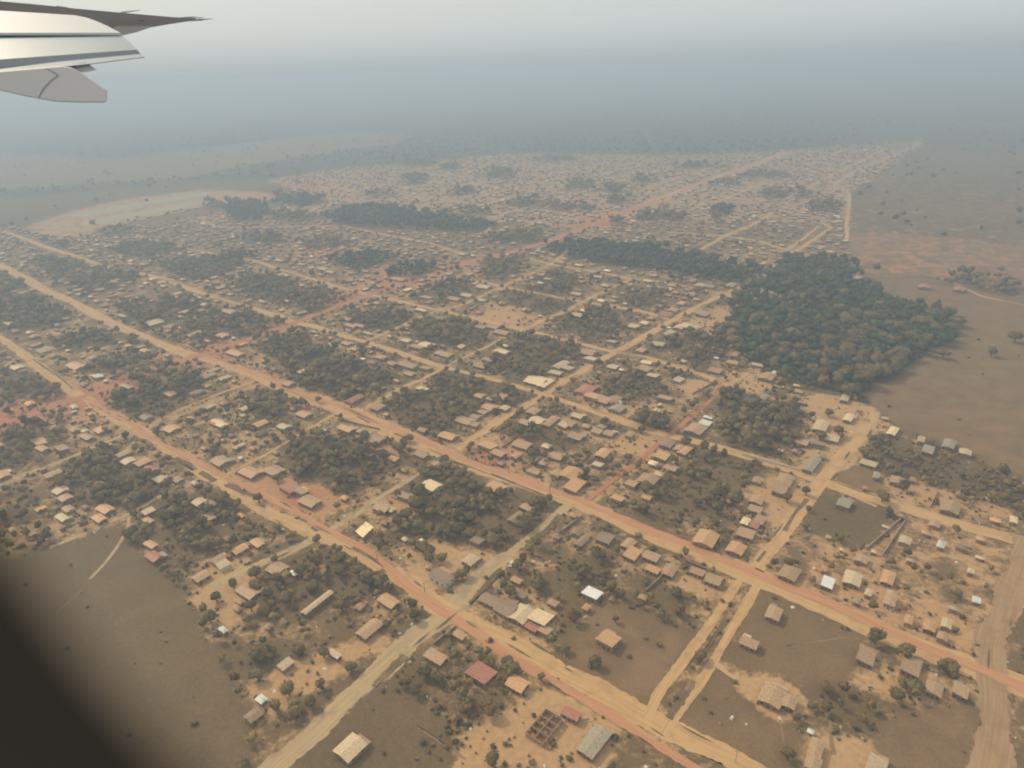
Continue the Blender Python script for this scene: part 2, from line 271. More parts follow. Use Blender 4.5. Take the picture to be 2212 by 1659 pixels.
# groves: survey polygons, spacing m, crown size range
GROVES = [
 ([(905,1010),(980,1005),(1060,1060),(1150,1070),(1190,1100),(1150,1150),(1080,1190),(1000,1180),(940,1150),(890,1150),(850,1110),(910,1070)], 5.6, 5, 9),
 ([(830,1120),(890,1130),(900,1170),(850,1170)], 5, 5, 8), ([(865,1180),(910,1170),(945,1190),(930,1215),(880,1220)], 5, 6, 9),
 ([(610,960),(700,935),(800,935),(880,960),(900,1000),(830,1030),(760,1050),(700,1075),(650,1040),(620,1000)], 5.6, 5, 9),
 ([(330,1080),(420,1060),(480,1090),(520,1150),(430,1210),(380,1220),(320,1150)], 5.6, 5, 9),
 ([(560,1230),(640,1190),(760,1200),(830,1240),(800,1290),(740,1320),(640,1350),(560,1310)], 5.6, 5, 8),
 ([(130,1000),(230,970),(320,1030),(380,1050),(290,1100),(150,1090)], 6, 5, 9), ([(250,810),(400,790),(440,840),(380,880),(300,910),(240,880)], 5.6, 6, 10),
 ([(540,850),(620,840),(660,870),(600,900),(540,890)], 5.6, 6, 9), ([(0,800),(80,810),(150,850),(50,870),(0,880)], 6, 6, 9), ([(0,920),(90,925),(140,950),(60,1000),(0,1020)], 6, 5, 8),
 ([(0,640),(100,650),(150,690),(60,720),(0,710)], 6, 6, 10), ([(110,740),(200,720),(290,740),(160,760)], 6, 6, 9), ([(170,785),(300,765),(330,790),(230,812)], 6, 5, 8),
 ([(260,660),(380,650),(450,665),(330,710),(280,700)], 6, 6, 9), ([(380,700),(470,670),(600,690),(560,720),(430,740)], 6, 6, 9), ([(120,600),(250,580),(330,590),(200,640)], 6, 6, 9),
 ([(340,570),(420,560),(540,570),(440,610),(380,600)], 6.5, 6, 9), ([(480,600),(560,590),(640,610),(660,640),(560,650)], 6.5, 6, 9), ([(620,640),(720,620),(740,650),(660,680)], 6.5, 6, 9),
 ([(550,740),(650,720),(730,770),(830,800),(860,830),(770,860),(680,850),(640,800)], 5.8, 6, 9), ([(740,680),(820,665),(900,690),(830,720),(760,700)], 6, 6, 9),
 ([(880,720),(920,690),(1000,700),(1050,720),(1030,750),(960,750),(900,740)], 6, 6, 9),
 ([(960,810),(1010,805),(1100,830),(1140,870),(1110,885),(1040,870),(1030,900),(950,930),(900,930),(850,900),(870,860),(920,850)], 5.8, 5, 9),
 ([(1060,770),(1130,730),(1230,740),(1240,770),(1200,780),(1150,820),(1080,810)], 6, 5, 9), ([(1200,710),(1280,665),(1340,680),(1340,700),(1290,740),(1230,720)], 6, 5, 9),
 ([(1330,640),(1390,630),(1440,640),(1430,660),(1360,665)], 6, 6, 9), ([(1150,620),(1190,590),(1250,600),(1230,630),(1170,640)], 6, 6, 9), ([(1040,560),(1130,565),(1120,590),(1050,600)], 6, 6, 9),
 ([(900,640),(960,610),(1030,605),(1000,640),(930,655)], 6, 6, 9), ([(1080,628),(1180,640),(1240,660),(1190,675),(1110,655)], 5, 3, 5),
 ([(1590,700),(1600,650),(1640,600),(1680,580),(1760,590),(1860,610),(1900,650),(1960,660),(2055,690),(2045,735),(1990,765),(1940,795),(1890,825),(1870,860),(1760,840),(1690,830),(1610,765),(1575,740)], 6.3, 8, 13),
 ([(1180,530),(1300,525),(1450,545),(1600,580),(1650,590),(1600,610),(1450,590),(1300,570),(1200,550)], 7, 8, 12), ([(1650,600),(1700,560),(1830,560),(1850,600),(1760,600)], 7, 7, 11),
 ([(700,470),(760,450),(850,450),(1000,480),(1080,490),(1000,502),(850,492),(740,490)], 9, 10, 15), ([(500,436),(550,440),(585,456),(560,482),(510,480),(490,458)], 9, 9, 14), ([(445,440),(485,442),(490,452),(450,452)], 9, 9, 13), ([(600,420),(700,430),(660,448),(600,440)], 9, 9, 14),
 ([(1480,980),(1520,960),(1600,980),(1650,1010),(1600,1060),(1540,1110),(1440,1110),(1420,1060),(1470,1000)], 5.8, 5, 9), ([(1550,850),(1600,840),(1640,860),(1720,900),(1710,960),(1640,980),(1580,970),(1550,920)], 5.8, 6, 10),
 ([(1430,740),(1500,720),(1580,700),(1580,750),(1530,780),(1460,770)], 6, 6, 9), ([(1860,940),(1900,935),(2000,960),(2060,990),(2120,1010),(2212,1060),(2180,1090),(2080,1060),(1980,1040),(1900,1020),(1850,990)], 5.6, 4, 7),
 ([(1070,920),(1130,910),(1230,940),(1240,970),(1170,980),(1080,950)], 5.8, 5, 8), ([(1120,1250),(1200,1220),(1290,1200),(1330,1230),(1260,1270),(1180,1270),(1140,1260)], 5.6, 4, 7),
 ([(1135,1235),(1180,1230),(1230,1270),(1190,1290),(1150,1265)], 5.4, 5, 8), ([(1205,1290),(1250,1285),(1262,1330),(1222,1350)], 5, 6, 9), ([(860,1440),(920,1430),(940,1480),(880,1510),(840,1490)], 5.6, 5, 8),
 ([(1040,1500),(1090,1500),(1080,1560),(1000,1600),(960,1560),(1000,1520)], 5.4, 4, 7), ([(500,1400),(560,1370),(640,1400),(560,1470),(490,1450)], 5.8, 5, 8), ([(1800,1500),(1880,1480),(1900,1530),(1820,1580)], 6.5, 4, 7),
 ([(1330,1120),(1420,1110),(1480,1130),(1430,1150),(1350,1140)], 7, 4, 6), ([(1560,1290),(1480,1300),(1440,1250),(1400,1230),(1350,1240),(1400,1290),(1460,1330)], 6.5, 4, 6.5), ([(985,1385),(1040,1400),(1010,1440),(960,1430)], 5.6, 4, 7),
 ([(1290,820),(1350,800),(1420,830),(1360,870),(1300,850)], 6.5, 4, 7), ([(720,1000),(770,990),(830,990),(850,1010),(780,1020)], 6, 4, 6), ([(250,1140),(330,1120),(340,1160),(300,1170)], 7, 4, 6),
 ([(430,560),(520,540),(560,560),(480,570)], 7, 6, 9), ([(700,560),(800,540),(860,560),(780,590)], 7, 6, 9), ([(640,520),(720,510),(760,530),(680,545)], 8, 6, 9), ([(200,540),(330,520),(420,540),(300,560)], 7, 6, 9),
 ([(820,600),(880,570),(960,575),(920,600)], 7, 7, 10), ([(1530,455),(1580,450),(1570,470)], 9, 9, 13), ([(70,560),(150,560),(190,580),(110,600)], 7, 6, 9), ([(0,590),(60,600),(70,620),(0,640)], 7, 6, 9),
 ([(2010,590),(2100,590),(2212,610),(2212,640),(2100,625),(2030,610)], 8, 6, 9), ([(1180,500),(1100,500),(1050,525),(1150,530)], 8, 7, 11)]
for cx_, cy_, w_, h_ in ((894,387,30,10),(971,362,22,7),(1081,377,34,12),(1254,400,30,9),(1321,409,24,8),(1388,389,20,10),(1004,415,30,8),(1331,432,26,9),(1321,478,22,9),(1150,440,60,9),(1420,470,60,9),(820,420,40,6),(1500,360,50,5),(1650,380,60,5),(1200,345,50,4),(900,355,40,4),(1560,395,40,6),(640,470,60,9),(560,520,50,8),(1010,460,60,8),(1240,450,50,8),(1700,420,60,8),(1780,450,30,12),(250,505,50,5),(120,530,50,6)):
    GROVES.append(([(cx_ + w_ * math.cos(k * .7) * (1 + .25 * math.sin(k * 2.3)), cy_ + h_ * math.sin(k * .7)) for k in range(9)], 10, 9, 15))
TREES = [ # single trees: u, v (ground), crown diameter
 (1385,915,17),(1425,925,16),(1893,588,12),(2075,595,14),(2160,590,10),(2190,740,13),(2035,775,12),(2140,770,10),(450,440,18),(202,492,16),(921,585,13),(1545,478,22),(1440,455,16),(1475,470,14),(885,955,8),(1655,700,9),
 (1222,1410,5),(1285,1440,7),(955,1215,6),(998,1250,7),(1062,1440,5),(1107,1455,8),(470,1300,7),(505,1270,6),(555,1275,8),(1300,1210,7),(820,1185,8),(1240,1345,8),(1395,1262,5),(1370,1175,4),(1330,1345,4),
 (900,1500,7),(1060,1545,8),(1065,1655,7),(1700,1640,6),(1745,1105,4),(1905,1085,9),(1740,1070,6),(1700,1085,7),(1790,900,8),(1770,950,9),(1810,940,8),(1500,800,8),(1460,815,9),(1200,880,4),(1325,880,5),(1275,880,5),
 (1950,1485,7),(1972,1500,8),(1935,1510,7),(2050,1452,8),(1955,1420,9),(1890,1390,9),(1950,1060,8),(350,905,7),(340,940,7),(230,935,6),(690,870,6),(600,1040,7),(560,1085,7),(860,1075,6),(1590,870,9),(1240,775,6),(1300,790,5),
 (650,1240,8),(585,1320,8),(625,1500,7),(640,1550,7),(700,1420,6),(560,1420,9),(760,1450,6),(1010,1540,8),(985,1470,7),(1460,1290,7),(1260,1250,8),(1130,1215,6),(1480,1200,5),(1170,1470,4)]
SPOTS = [(970,1556),(993,1558),(1003,1567),(966,1570),(990,1582),(950,1590),(915,1605),(935,1610),(925,1625),(965,1615),(985,1605),(1008,1575),(1120,1655),(1230,1640),(1195,1610),(1150,1650),(900,1640),(1215,1350),(1290,1350),(1395,1380),(1180,1385),
 (1275,1440),(1050,1250),(1100,1220),(1400,1190),(1520,1220),(1735,1195),(1780,1210),(1820,1205),(1700,1175),(1760,1180),(1850,1220),(1880,1230),(1905,1225),(1930,1215),(1870,1260),(1950,1200),(2000,1280),(2030,1250),(2060,1300),(1990,1235),(2080,1260),
 (1560,1300),(1565,1255),(1650,1500),(1520,1510),(1535,1540),(470,1330),(500,1210),(520,1215),(540,1300),(575,1300),(700,1390),(1470,1200),(1060,1385),(1110,1380),(1425,1395),(1360,1420),(1720,1215),(1660,1225)]
# sand / field zones: value, brown, red, polygon
ZONES = [
 (.10, .0, 0, [(-400,395),(0,430),(400,392),(570,385),(640,415),(560,425),(440,412),(300,430),(40,485),(-400,520)]),
 (.36, .5, .0, [(-300,420),(0,330),(250,345),(450,318),(750,285),(900,290),(850,312),(600,345),(400,385),(0,410)]),
 (.60, .9, .0, [(40,490),(140,460),(260,431),(430,409),(560,414),(640,430),(560,434),(440,448),(360,460),(230,492),(175,512),(90,508)]),
 (.06, .4, 0, [(215,494),(300,476),(420,453),(445,442),(600,438),(610,450),(430,466),(300,490),(220,503)]),
 (.05, .15, 0, [(700,455),(760,440),(1000,480),(1100,488),(1000,505),(740,495)]),
 (.08, .9, .0, [(1870,850),(1900,830),(1990,770),(2060,740),(2080,700),(2500,670),(2600,1150),(2150,1010),(2060,965),(1940,925),(1885,885)]),
 (.12, .8, 0, [(1840,600),(2000,600),(2500,680),(2080,700),(1960,660),(1870,610)]),
 (.33, .9, .0, [(1838,440),(1900,380),(2000,330),(2600,330),(2700,540),(2212,530),(1900,500),(1836,505)]),
 (.42, 1, .9, [(1835,505),(1900,500),(2600,545),(2700,640),(2212,625),(2000,598),(1840,600)]),
 (.05, .6, 0, [(1640,1285),(1850,1372),(1862,1420),(1835,1470),(1740,1500),(1700,1470),(1620,1445),(1560,1425)]),
 (.05, .7, 0, [(1545,1440),(1590,1470),(1590,1500),(1690,1560),(1760,1600),(1730,1720),(1620,1680),(1450,1580)]),
 (.10, .9, 0, [(1285,1310),(1400,1320),(1500,1380),(1400,1535),(1180,1440),(1225,1390)]),
 (.03, .25, 0, [(690,1570),(840,1500),(950,1560),(1010,1720),(590,1720)]),
 (.08, .35, 0, [(60,1200),(280,1128),(300,1180),(400,1290),(430,1360),(500,1480),(560,1560),(500,1720),(200,1720),(-200,1250)]),
 (.03, .1, 0, [(1745,1080),(1790,1066),(1920,1102),(1880,1182),(1750,1150)]), (.05, .8, 0, [(1800,1020),(1860,1005),(1930,1050),(1900,1085),(1815,1055)]),
 (.62, 0, .2, [(1010,680),(1075,650),(1190,685),(1165,715),(1100,703),(1030,702)]), (1.1, 0, .1, [(1031,688),(1050,669),(1131,680),(1106,700)]),
 (.03, 0, 0, [(1065,650),(1110,625),(1250,655),(1190,680)]),
 (.92, 0, 0, [(1735,855),(1800,852),(1900,885),(1890,940),(1850,1000),(1770,1040),(1735,1005),(1755,960),(1755,900)]), (.95, 0, .1, [(1605,1050),(1720,1030),(1745,1055),(1700,1130),(1640,1140),(1610,1080)]),
 (.44, .6, .1, [(1640,1190),(1760,1150),(1860,1180),(2000,1110),(2160,1160),(2140,1380),(1960,1350),(1800,1300),(1680,1250)]), (.72, .2, .2, [(1910,1030),(2060,1060),(2180,1080),(2190,1120),(2000,1100),(1920,1070)]), (.62,.3,.2,[(1950,1270),(2080,1330),(2110,1410),(1980,1370),(1800,1290),(1760,1250),(1900,1260)]),
 (.95, 0, .1, [(430,1270),(480,1230),(560,1240),(560,1320),(480,1345),(425,1300)]), (.8, 0, .1, [(530,1480),(640,1440),(760,1385),(860,1365),(740,1460),(620,1530),(560,1510)]),
 (.85, 0, .1, [(985,1560),(1100,1530),(1250,1520),(1340,1570),(1290,1720),(980,1720)]), (1.15, 0, 0, [(1140,1500),(1185,1490),(1212,1515),(1175,1545),(1140,1530)]), (.85, 0, .3, [(780,1085),(850,1070),(905,1105),(860,1125),(800,1110)]),
 (.92, 0, .0, [(880,1190),(960,1175),(1010,1200),(1015,1235),(930,1262),(880,1235)]), (1.0, 0, 0, [(1590,1480),(1622,1450),(1700,1480),(1745,1500),(1740,1520),(1700,1530),(1690,1562),(1640,1540),(1600,1500)]),
 (1.0, 0, 0, [(1740,1620),(1800,1585),(1870,1600),(1930,1720),(1740,1720)]), (.75, .3, .1, [(1840,1450),(1900,1440),(2090,1480),(2060,1520),(1900,1500),(1840,1480)]), (.9, 0, .5, [(520,1025),(640,1040),(770,1085),(700,1112),(560,1075)]),
 (.95, 0, 0, [(1475,820),(1540,822),(1500,858),(1475,850)]), (.75, 0, 0, [(1475,690),(1560,660),(1630,690),(1600,715),(1500,725)]), (.7, 0, 0, [(1560,830),(1625,795),(1700,820),(1650,850),(1600,850)]), (.8,0,.2,[(1010,960),(1070,935),(1140,940),(1110,985),(1040,980)]),
 (.7, .2, .2, [(760,930),(900,950),(940,975),(860,985),(770,955)]), (.75,0,.1,[(1330,940),(1460,935),(1420,985),(1310,975)]), (.7,0,.1,[(1360,900),(1240,860),(1260,840),(1400,880)]), (1.0,0,.0,[(1070,1200),(1100,1210),(1010,1300),(965,1330),(950,1310)]),
 (.65,.5,.1,[(1420,1210),(1560,1270),(1530,1300),(1440,1260)]), (.7,0,.1,[(1000,1180),(1060,1190),(1090,1180),(1040,1240)]), (.85,0,.2,[(2090,1480),(2120,1500),(2100,1720),(1960,1720),(2050,1600)])]
ZONES[-1] = (.12, .8, .1, [(1960,1530),(2110,1510),(2080,1720),(1900,1720),(1880,1600)])
REDS = [(430,770,70),(190,858,75),(0,910,95),(870,600,90),(1000,575,90),(1300,478,90),(600,705,50),(660,860,35),(740,640,80),(560,820,30),(850,945,30),(650,1080,35),(1060,990,30),(620,400,160),(700,540,90),(320,800,40)]
TOWN = [(-700,470),(0,485),(90,508),(180,512),(300,472),(420,448),(560,440),(700,438),(575,388),(700,368),(1100,330),(1500,333),(1700,324),(1990,300),(2010,312),(1838,420),(1835,560),(1700,640),(1610,700),(1690,830),(1880,870),(1940,930),(2300,1080),(2700,1250),(2700,1800),(-600,1800)]
# houses: tile letter, then x, y, edge along the up-right street, edge along the down-right street (tile pixels), roof code
HOUSES = {
'm': "150 122 78 70 y;410 165 30 35 p;520 172 20 25 c;835 305 80 75 p;650 412 90 130 b;305 570 80 115 o;1135 435 40 70 t;965 565 75 130 b;1070 615 110 120 b;1165 530 50 70 b;1165 655 125 120 p;1290 680 105 125 c;1235 738 50 85 r;1320 760 60 75 t;1625 522 75 110 W;1730 820 100 125 o;905 1040 130 150 r;1140 1105 95 125 o;610 930 80 130 t;765 790 50 80 t;180 750 160 80 t;1130 30 90 60 b;880 180 60 70 b;1555 185 80 55 b;1530 125 50 60 b;1590 140 40 50 t;1710 160 75 100 b;1862 200 75 70 t;1885 265 85 85 o;2010 280 60 105 t;2020 365 45 95 o;2130 372 85 75 t;1490 1300 65 120 r;1635 1480 210 130 g;55 1520 180 130 p;1240 310 14 18 p;1325 320 14 20 t;560 345 20 30 t",
'l': "975 205 55 65 o;995 282 80 75 r;1410 300 90 50 t;1445 335 80 45 p;1300 410 110 55 t;1550 235 100 50 o;1665 195 60 70 o;1480 270 25 30 r;1610 505 110 115 t;1550 570 45 50 t;1535 615 40 50 t;1795 360 110 85 t;2055 578 240 36 p;1445 757 40 50 w;1850 980 100 50 p;2165 912 45 85 p;1690 1200 60 55 w;1640 1310 110 70 b;1900 390 30 45 w;640 35 70 60 o;960 50 50 50 o;1340 35 90 60 t;400 30 60 60 p",
'r': "150 165 105 140 o;405 55 50 55 c;465 82 45 60 r;410 130 65 115 t;500 45 60 70 t;345 230 75 115 o;95 380 45 100 t;200 430 65 110 t;690 390 85 125 t;940 452 70 80 W;1100 425 85 120 p;1205 515 45 50 p;1345 560 80 85 t;590 650 85 100 t;430 840 60 125 t;1190 925 105 120 t;1480 990 110 135 t;580 1180 135 160 t;690 1222 85 100 t;865 1520 110 100 t;845 1620 90 110 t;1255 1640 120 140 p;1630 1140 80 120 t;1800 1150 80 115 t;1600 732 65 90 o;1710 715 60 75 p;1685 800 50 80 t;1465 690 60 60 o;1675 205 45 55 w;1582 130 25 75 t;1440 178 45 85 p;1320 85 16 60 p;945 150 20 35 p;830 1407 30 50 w;2145 45 40 55 p;1812 222 28 90 b;1240 245 18 40 p;1930 285 18 70 p;1030 232 15 30 p",
'R': "60 155 30 40 g;110 185 30 55 p;175 190 30 65 g;310 185 40 55 g;490 225 45 55 g;550 240 45 55 g;605 262 40 55 p;720 250 18 65 w;525 330 20 45 c;20 450 45 60 c;80 460 40 60 p;130 370 40 75 t;50 245 35 60 t;215 735 40 85 t;545 775 55 95 t;590 750 22 28 w;1050 915 45 55 p;525 910 45 50 g;1075 1042 50 60 c;895 1095 75 90 p;950 1168 45 130 p;770 1195 45 100 t;880 1212 35 85 b;835 1342 105 75 g;905 1290 30 45 b;660 1445 80 105 t;632 1502 75 90 t;480 1575 55 90 t;470 1632 45 90 t;165 1040 18 60 w;150 1075 40 75 w;85 1115 75 110 t;10 1255 65 60 o;1360 1130 55 60 c;1545 1182 35 50 p;1590 1250 50 75 g;1725 1212 55 85 g;1830 1265 35 85 p;1255 1415 40 45 g;1055 1595 60 75 g;1390 1450 45 100 t;1490 1442 25 40 t;1125 140 28 80 p;1200 165 18 40 b;1565 195 22 75 r;1790 210 28 78 r;1735 1620 75 130 t;220 652 14 30 w;1640 385 12 28 w;1180 1492 20 35 r;430 232 25 40 g;1020 1590 50 40 g",
'M': "550 265 35 65 o;812 250 40 65 p;920 195 45 75 p;730 272 40 75 t;525 180 28 45 t;645 70 28 60 t;370 145 40 85 t;512 348 30 70 c;30 402 40 60 t;60 446 35 70 t;115 446 35 65 t;170 498 22 55 c;420 542 40 55 p;550 570 55 75 c;490 585 50 75 t;665 630 50 100 t;1040 490 45 85 t;905 455 35 60 t;980 455 35 75 t;1020 610 45 50 c;1052 617 38 55 c;1055 576 22 45 c;950 665 38 65 t;905 705 50 75 t;260 650 45 55 t;330 692 38 55 t;430 700 55 110 t;540 722 38 60 t;122 622 25 35 r;525 858 45 60 c;120 857 28 40 t;235 975 70 50 t;85 920 105 45 r;895 900 40 55 o;965 920 30 45 o;1045 905 50 65 t;965 975 60 85 o;1055 980 45 50 p;915 1005 38 55 t;870 1035 38 55 t;795 1060 60 100 t;858 1082 45 65 t;525 1120 38 50 t;690 1160 60 95 o;1242 1000 60 65 t;1270 1060 60 85 c;1352 1067 95 55 t;1192 1072 45 70 t;1480 1080 50 70 t;1530 1030 38 75 p;1265 802 80 115 c;1322 820 90 50 c;1390 750 38 75 p;1420 700 85 55 p;1465 722 45 65 p;1600 620 50 85 t;1618 665 48 75 p;1582 350 28 60 c;1530 376 38 75 p;1690 285 28 50 c;1525 240 28 60 p;1715 187 28 55 p;1660 130 28 60 p;1725 90 22 42 c;1290 170 18 35 w;1230 180 22 50 t;1340 145 18 45 p;1415 36 28 60 t;1960 430 32 52 c;1900 450 38 68 p;2100 370 40 75 r;2150 346 35 55 o;2200 302 30 45 o;2192 455 40 55 c;2130 500 55 55 p;2055 566 38 78 p;1940 606 38 50 o;1750 550 28 58 p;1745 516 22 40 c;1760 712 38 65 p;1965 726 48 75 t;1815 728 16 30 w;2020 768 30 70 p;1580 862 80 95 r;1630 905 55 95 o;1700 925 60 90 t;1757 926 70 80 t;1787 980 60 85 g;1805 936 22 35 w;1655 1130 38 65 t;1735 1142 45 65 t;1870 1150 45 45 t;1330 1225 38 50 p;950 1225 70 95 o;1017 1270 50 85 o;1130 1287 50 45 o;1395 1290 55 85 t;1412 1306 16 28 c;1170 1215 65 105 t;1485 1402 95 115 o;1512 1480 105 85 o;1395 1400 55 60 t;580 1480 80 95 c;410 1550 55 80 t;265 1622 78 90 t;322 1636 45 40 c;1000 1492 78 105 o;1205 1622 48 80 t;220 1180 85 90 t;30 1112 55 85 o;150 1135 48 85 t;335 1307 45 55 o;2078 1290 58 80 o;2020 1336 35 55 c;2060 1406 32 55 c;1985 1442 78 115 t;1880 1467 45 70 t;1790 1566 45 80 o;1980 1555 38 60 o;2110 1210 58 80 b;2190 1242 45 65 t;20 1560 38 40 o;1440 1090 45 55 p;1590 1095 35 50 t;1690 1100 30 50 t;720 1350 30 40 t",
'L': "1525 625 60 80 o;1498 673 22 40 r;1415 1080 55 95 c;1378 1075 35 40 r;1685 1080 85 45 o;1700 1143 66 22 y;1640 1195 38 16 y;1545 1227 80 24 p;1428 1322 95 75 t;1620 1395 95 95 o;1782 1385 95 75 t;1110 1113 90 55 o;490 708 85 70 o;110 717 75 38 p;1000 430 105 36 p;1495 357 60 90 t;1255 500 100 36 o;1440 511 60 50 o;1100 890 50 50 t;250 1200 75 60 o;270 1240 60 50 o;660 1120 90 45 o;400 1240 70 50 t;1040 1442 80 55 p;1150 1442 60 45 t;920 1330 100 45 o;830 1322 85 45 p;790 1277 85 36 t;970 1375 55 55 r;2005 1582 90 100 t;1950 1520 60 65 t;1870 1500 70 90 r;1290 1587 80 50 p;1370 1600 50 55 t;680 1632 85 70 o;960 1648 80 36 p;390 1512 95 45 p;420 1560 85 45 t;440 1632 65 45 t;1965 1020 60 65 o;1835 1100 55 55 p;2082 1130 55 45 p;790 385 36 45 p;1190 360 70 30 p;1290 350 60 32 t;1330 310 50 30 p;1700 290 25 45 p;1430 200 60 22 p;1380 135 50 22 p;1480 115 50 22 t;1560 95 45 22 p;1840 120 35 55 p;1680 550 80 22 o;1100 740 60 30 t;1350 770 90 32 t;1450 785 75 30 p;1380 735 75 26 t;640 465 55 28 t;590 480 55 24 t;420 345 40 26 p;350 315 50 40 o;520 240 70 22 p;640 215 60 20 t;720 170 70 20 p;740 155 60 18 t;170 305 60 16 p;60 435 55 40 p;100 480 45 30 t;230 570 70 24 t;280 610 80 30 t;350 640 60 26 t;1870 820 60 50 t;820 840 45 60 t;560 1165 60 60 t;640 1470 60 30 t;1960 740 70 30 p;1820 390 40 50 p;930 50 40 30 t;1810 25 25 45 p;1960 50 30 40 p;2090 80 30 55 p;2140 100 30 50 p;2150 200 40 36 t"}

# ================================================================== GROUND
def zone_at(pu):
    s = np.full(len(pu), .06); b = np.full(len(pu), .15); r = np.zeros(len(pu))
    t = inpoly(pu, TOWN); s[t] = np.where(pu[t, 1] > 1050, .355, np.where(pu[t, 1] > 480, .38, .54)); b[t] = .25
    for p, *_ in GROVES:
        m = inpoly(pu, p); s[m] = .16; b[m] = 0
    for zs, zb, zr, p in ZONES:
        m = inpoly(pu, p); s[m] = zs; b[m] = zb; r[m] = zr
    return s, b, r
def axis_coords(lo, hi, near_lo, near_hi, step, grow):
    a = list(np.arange(near_lo, near_hi, step)); st = step; x = a[-1]
    while x < hi: st *= 1 + grow; x += st; a.append(x)
    st = step; x = a[0]; b = []
    while x > lo: st *= 1 + grow; x -= st; b.append(x)
    return np.array(b[::-1] + a)
def np_mesh(name, V, F, material, color=None):
    me = bpy.data.meshes.new(name); n = F.shape[1]
    me.vertices.add(len(V)); me.vertices.foreach_set('co', np.ascontiguousarray(V, np.float32).ravel())
    me.loops.add(F.size); me.loops.foreach_set('vertex_index', np.ascontiguousarray(F, np.int32).ravel())
    me.polygons.add(len(F)); me.polygons.foreach_set('loop_start', np.arange(0, F.size, n, dtype=np.int32))
    if color is not None:
        at = me.color_attributes.new(color[0], 'FLOAT_COLOR', 'POINT'); at.data.foreach_set('color', np.ascontiguousarray(color[1], np.float32).ravel())
    me.update(calc_edges=True); me.materials.append(material)
    o = bpy.data.objects.new(name, me); C.objects.link(o); return o
gx = axis_coords(-42000, 42000, -520, 640, 3.2, .017); gy = axis_coords(-1500, 52000, 110, 900, 3.2, .015)
GX, GY = np.meshgrid(gx, gy); gp = np.stack([GX.ravel(), GY.ravel(), np.zeros(GX.size)], 1)
gu, gd = PX(gp); vis = (gd > 5)
FO = np.ones(len(gp)); S_ = np.full(len(gp), .05); B_ = np.full(len(gp), .15); R_ = np.zeros(len(gp))
jit = rng.normal(0, 1.2, (vis.sum(), 2)); S_[vis], B_[vis], R_[vis] = zone_at(gu[vis] + jit)
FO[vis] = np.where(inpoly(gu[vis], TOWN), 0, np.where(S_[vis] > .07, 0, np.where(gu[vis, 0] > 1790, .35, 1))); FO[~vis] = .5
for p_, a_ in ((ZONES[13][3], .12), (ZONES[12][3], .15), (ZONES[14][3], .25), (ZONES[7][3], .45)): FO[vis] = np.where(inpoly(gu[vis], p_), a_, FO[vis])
for (u, v, rad) in REDS:
    c = G(u, v); w = np.exp(-((gp[:, 0] - c[0]) ** 2 + (gp[:, 1] - c[1]) ** 2) / (2 * (rad * .42) ** 2)) if v > 560 else np.exp(-((gu[:, 0] - u) ** 2 + ((gu[:, 1] - v) * 2.5) ** 2) / (2 * (rad * .5) ** 2)) * vis
    R_ = np.maximum(R_, w * 1.1); S_ += w * .36 * (S_ > .13)
R_ += .02
def smooth(a, it=1):
    a = a.reshape(GX.shape)
    for _ in range(it):
        b = a.copy(); b[1:-1, 1:-1] = (a[1:-1, 1:-1] * 2 + a[:-2, 1:-1] + a[2:, 1:-1] + a[1:-1, :-2] + a[1:-1, 2:]) / 6; a = b
    return a.ravel()
S_ = smooth(S_, 3); B_ = smooth(B_, 2); R_ = smooth(R_, 2); FO = smooth(FO, 2)
nx, ny = len(gx), len(gy); ii = (np.arange(ny - 1)[:, None] * nx + np.arange(nx - 1)[None]).ravel()
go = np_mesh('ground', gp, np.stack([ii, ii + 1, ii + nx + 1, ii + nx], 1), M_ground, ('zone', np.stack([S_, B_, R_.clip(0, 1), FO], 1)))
tag(go, kind='structure')

# ================================================================== ROADS
road_pts = []; road_w = []
def ribbon(name, pts, width, typ, z, jitter=.12, reg=True):
    P = np.array([G(*p) for p in pts]); seg = np.linalg.norm(np.diff(P, axis=0), axis=1); s = np.concatenate([[0], np.cumsum(seg)])
    n = max(3, int(s[-1] / (1.6 if s[-1] < 900 else 5))); t = np.linspace(0, s[-1], n); x = np.interp(t, s, P[:, 0]); y = np.interp(t, s, P[:, 1])
    k = min(9, n // 3 * 2 - 1)
    if k >= 3:
        ker = np.ones(k) / k; xx = np.convolve(np.pad(x, k // 2, 'edge'), ker, 'valid'); yy = np.convolve(np.pad(y, k // 2, 'edge'), ker, 'valid'); x, y = xx, yy
    dx, dy = np.gradient(x), np.gradient(y); L = np.hypot(dx, dy) + 1e-9; nx_, ny_ = -dy / L, dx / L
    V = []; UVs = []
    offs = [rng.normal(0, 1, n) for _ in range(2)]; low = [np.interp(np.arange(n), np.arange(0, n + 12, 12), rng.normal(0, 1, len(np.arange(0, n + 12, 12)))) for _ in range(2)]
    cols = np.linspace(-.5, .5, 5)
    for i in range(n):
        for j, c in enumerate(cols):
            w = c * width
            if j == 0: w -= (offs[0][i] * .3 + low[0][i]) * width * jitter
            if j == 4: w += (offs[1][i] * .3 + low[1][i]) * width * jitter
            V.append((x[i] + nx_[i] * w, y[i] + ny_[i] * w, z)); UVs.append((t[i], w))
    F = [(i * 5 + j, (i + 1) * 5 + j, (i + 1) * 5 + j + 1, i * 5 + j + 1) for i in range(n - 1) for j in range(4)]
    F = [f[::-1] for f in F]
    o = mesh_obj(name, V, F, M_road[typ]); uv = o.data.uv_layers.new(name='UVMap')
    for l in o.data.loops: uv.data[l.index].uv = UVs[l.vertex_index]
    o['kind'] = 'structure'
    if reg:
        road_pts.append(np.stack([x, y], 1)); road_w.append(np.full(n, width / 2))
    return o
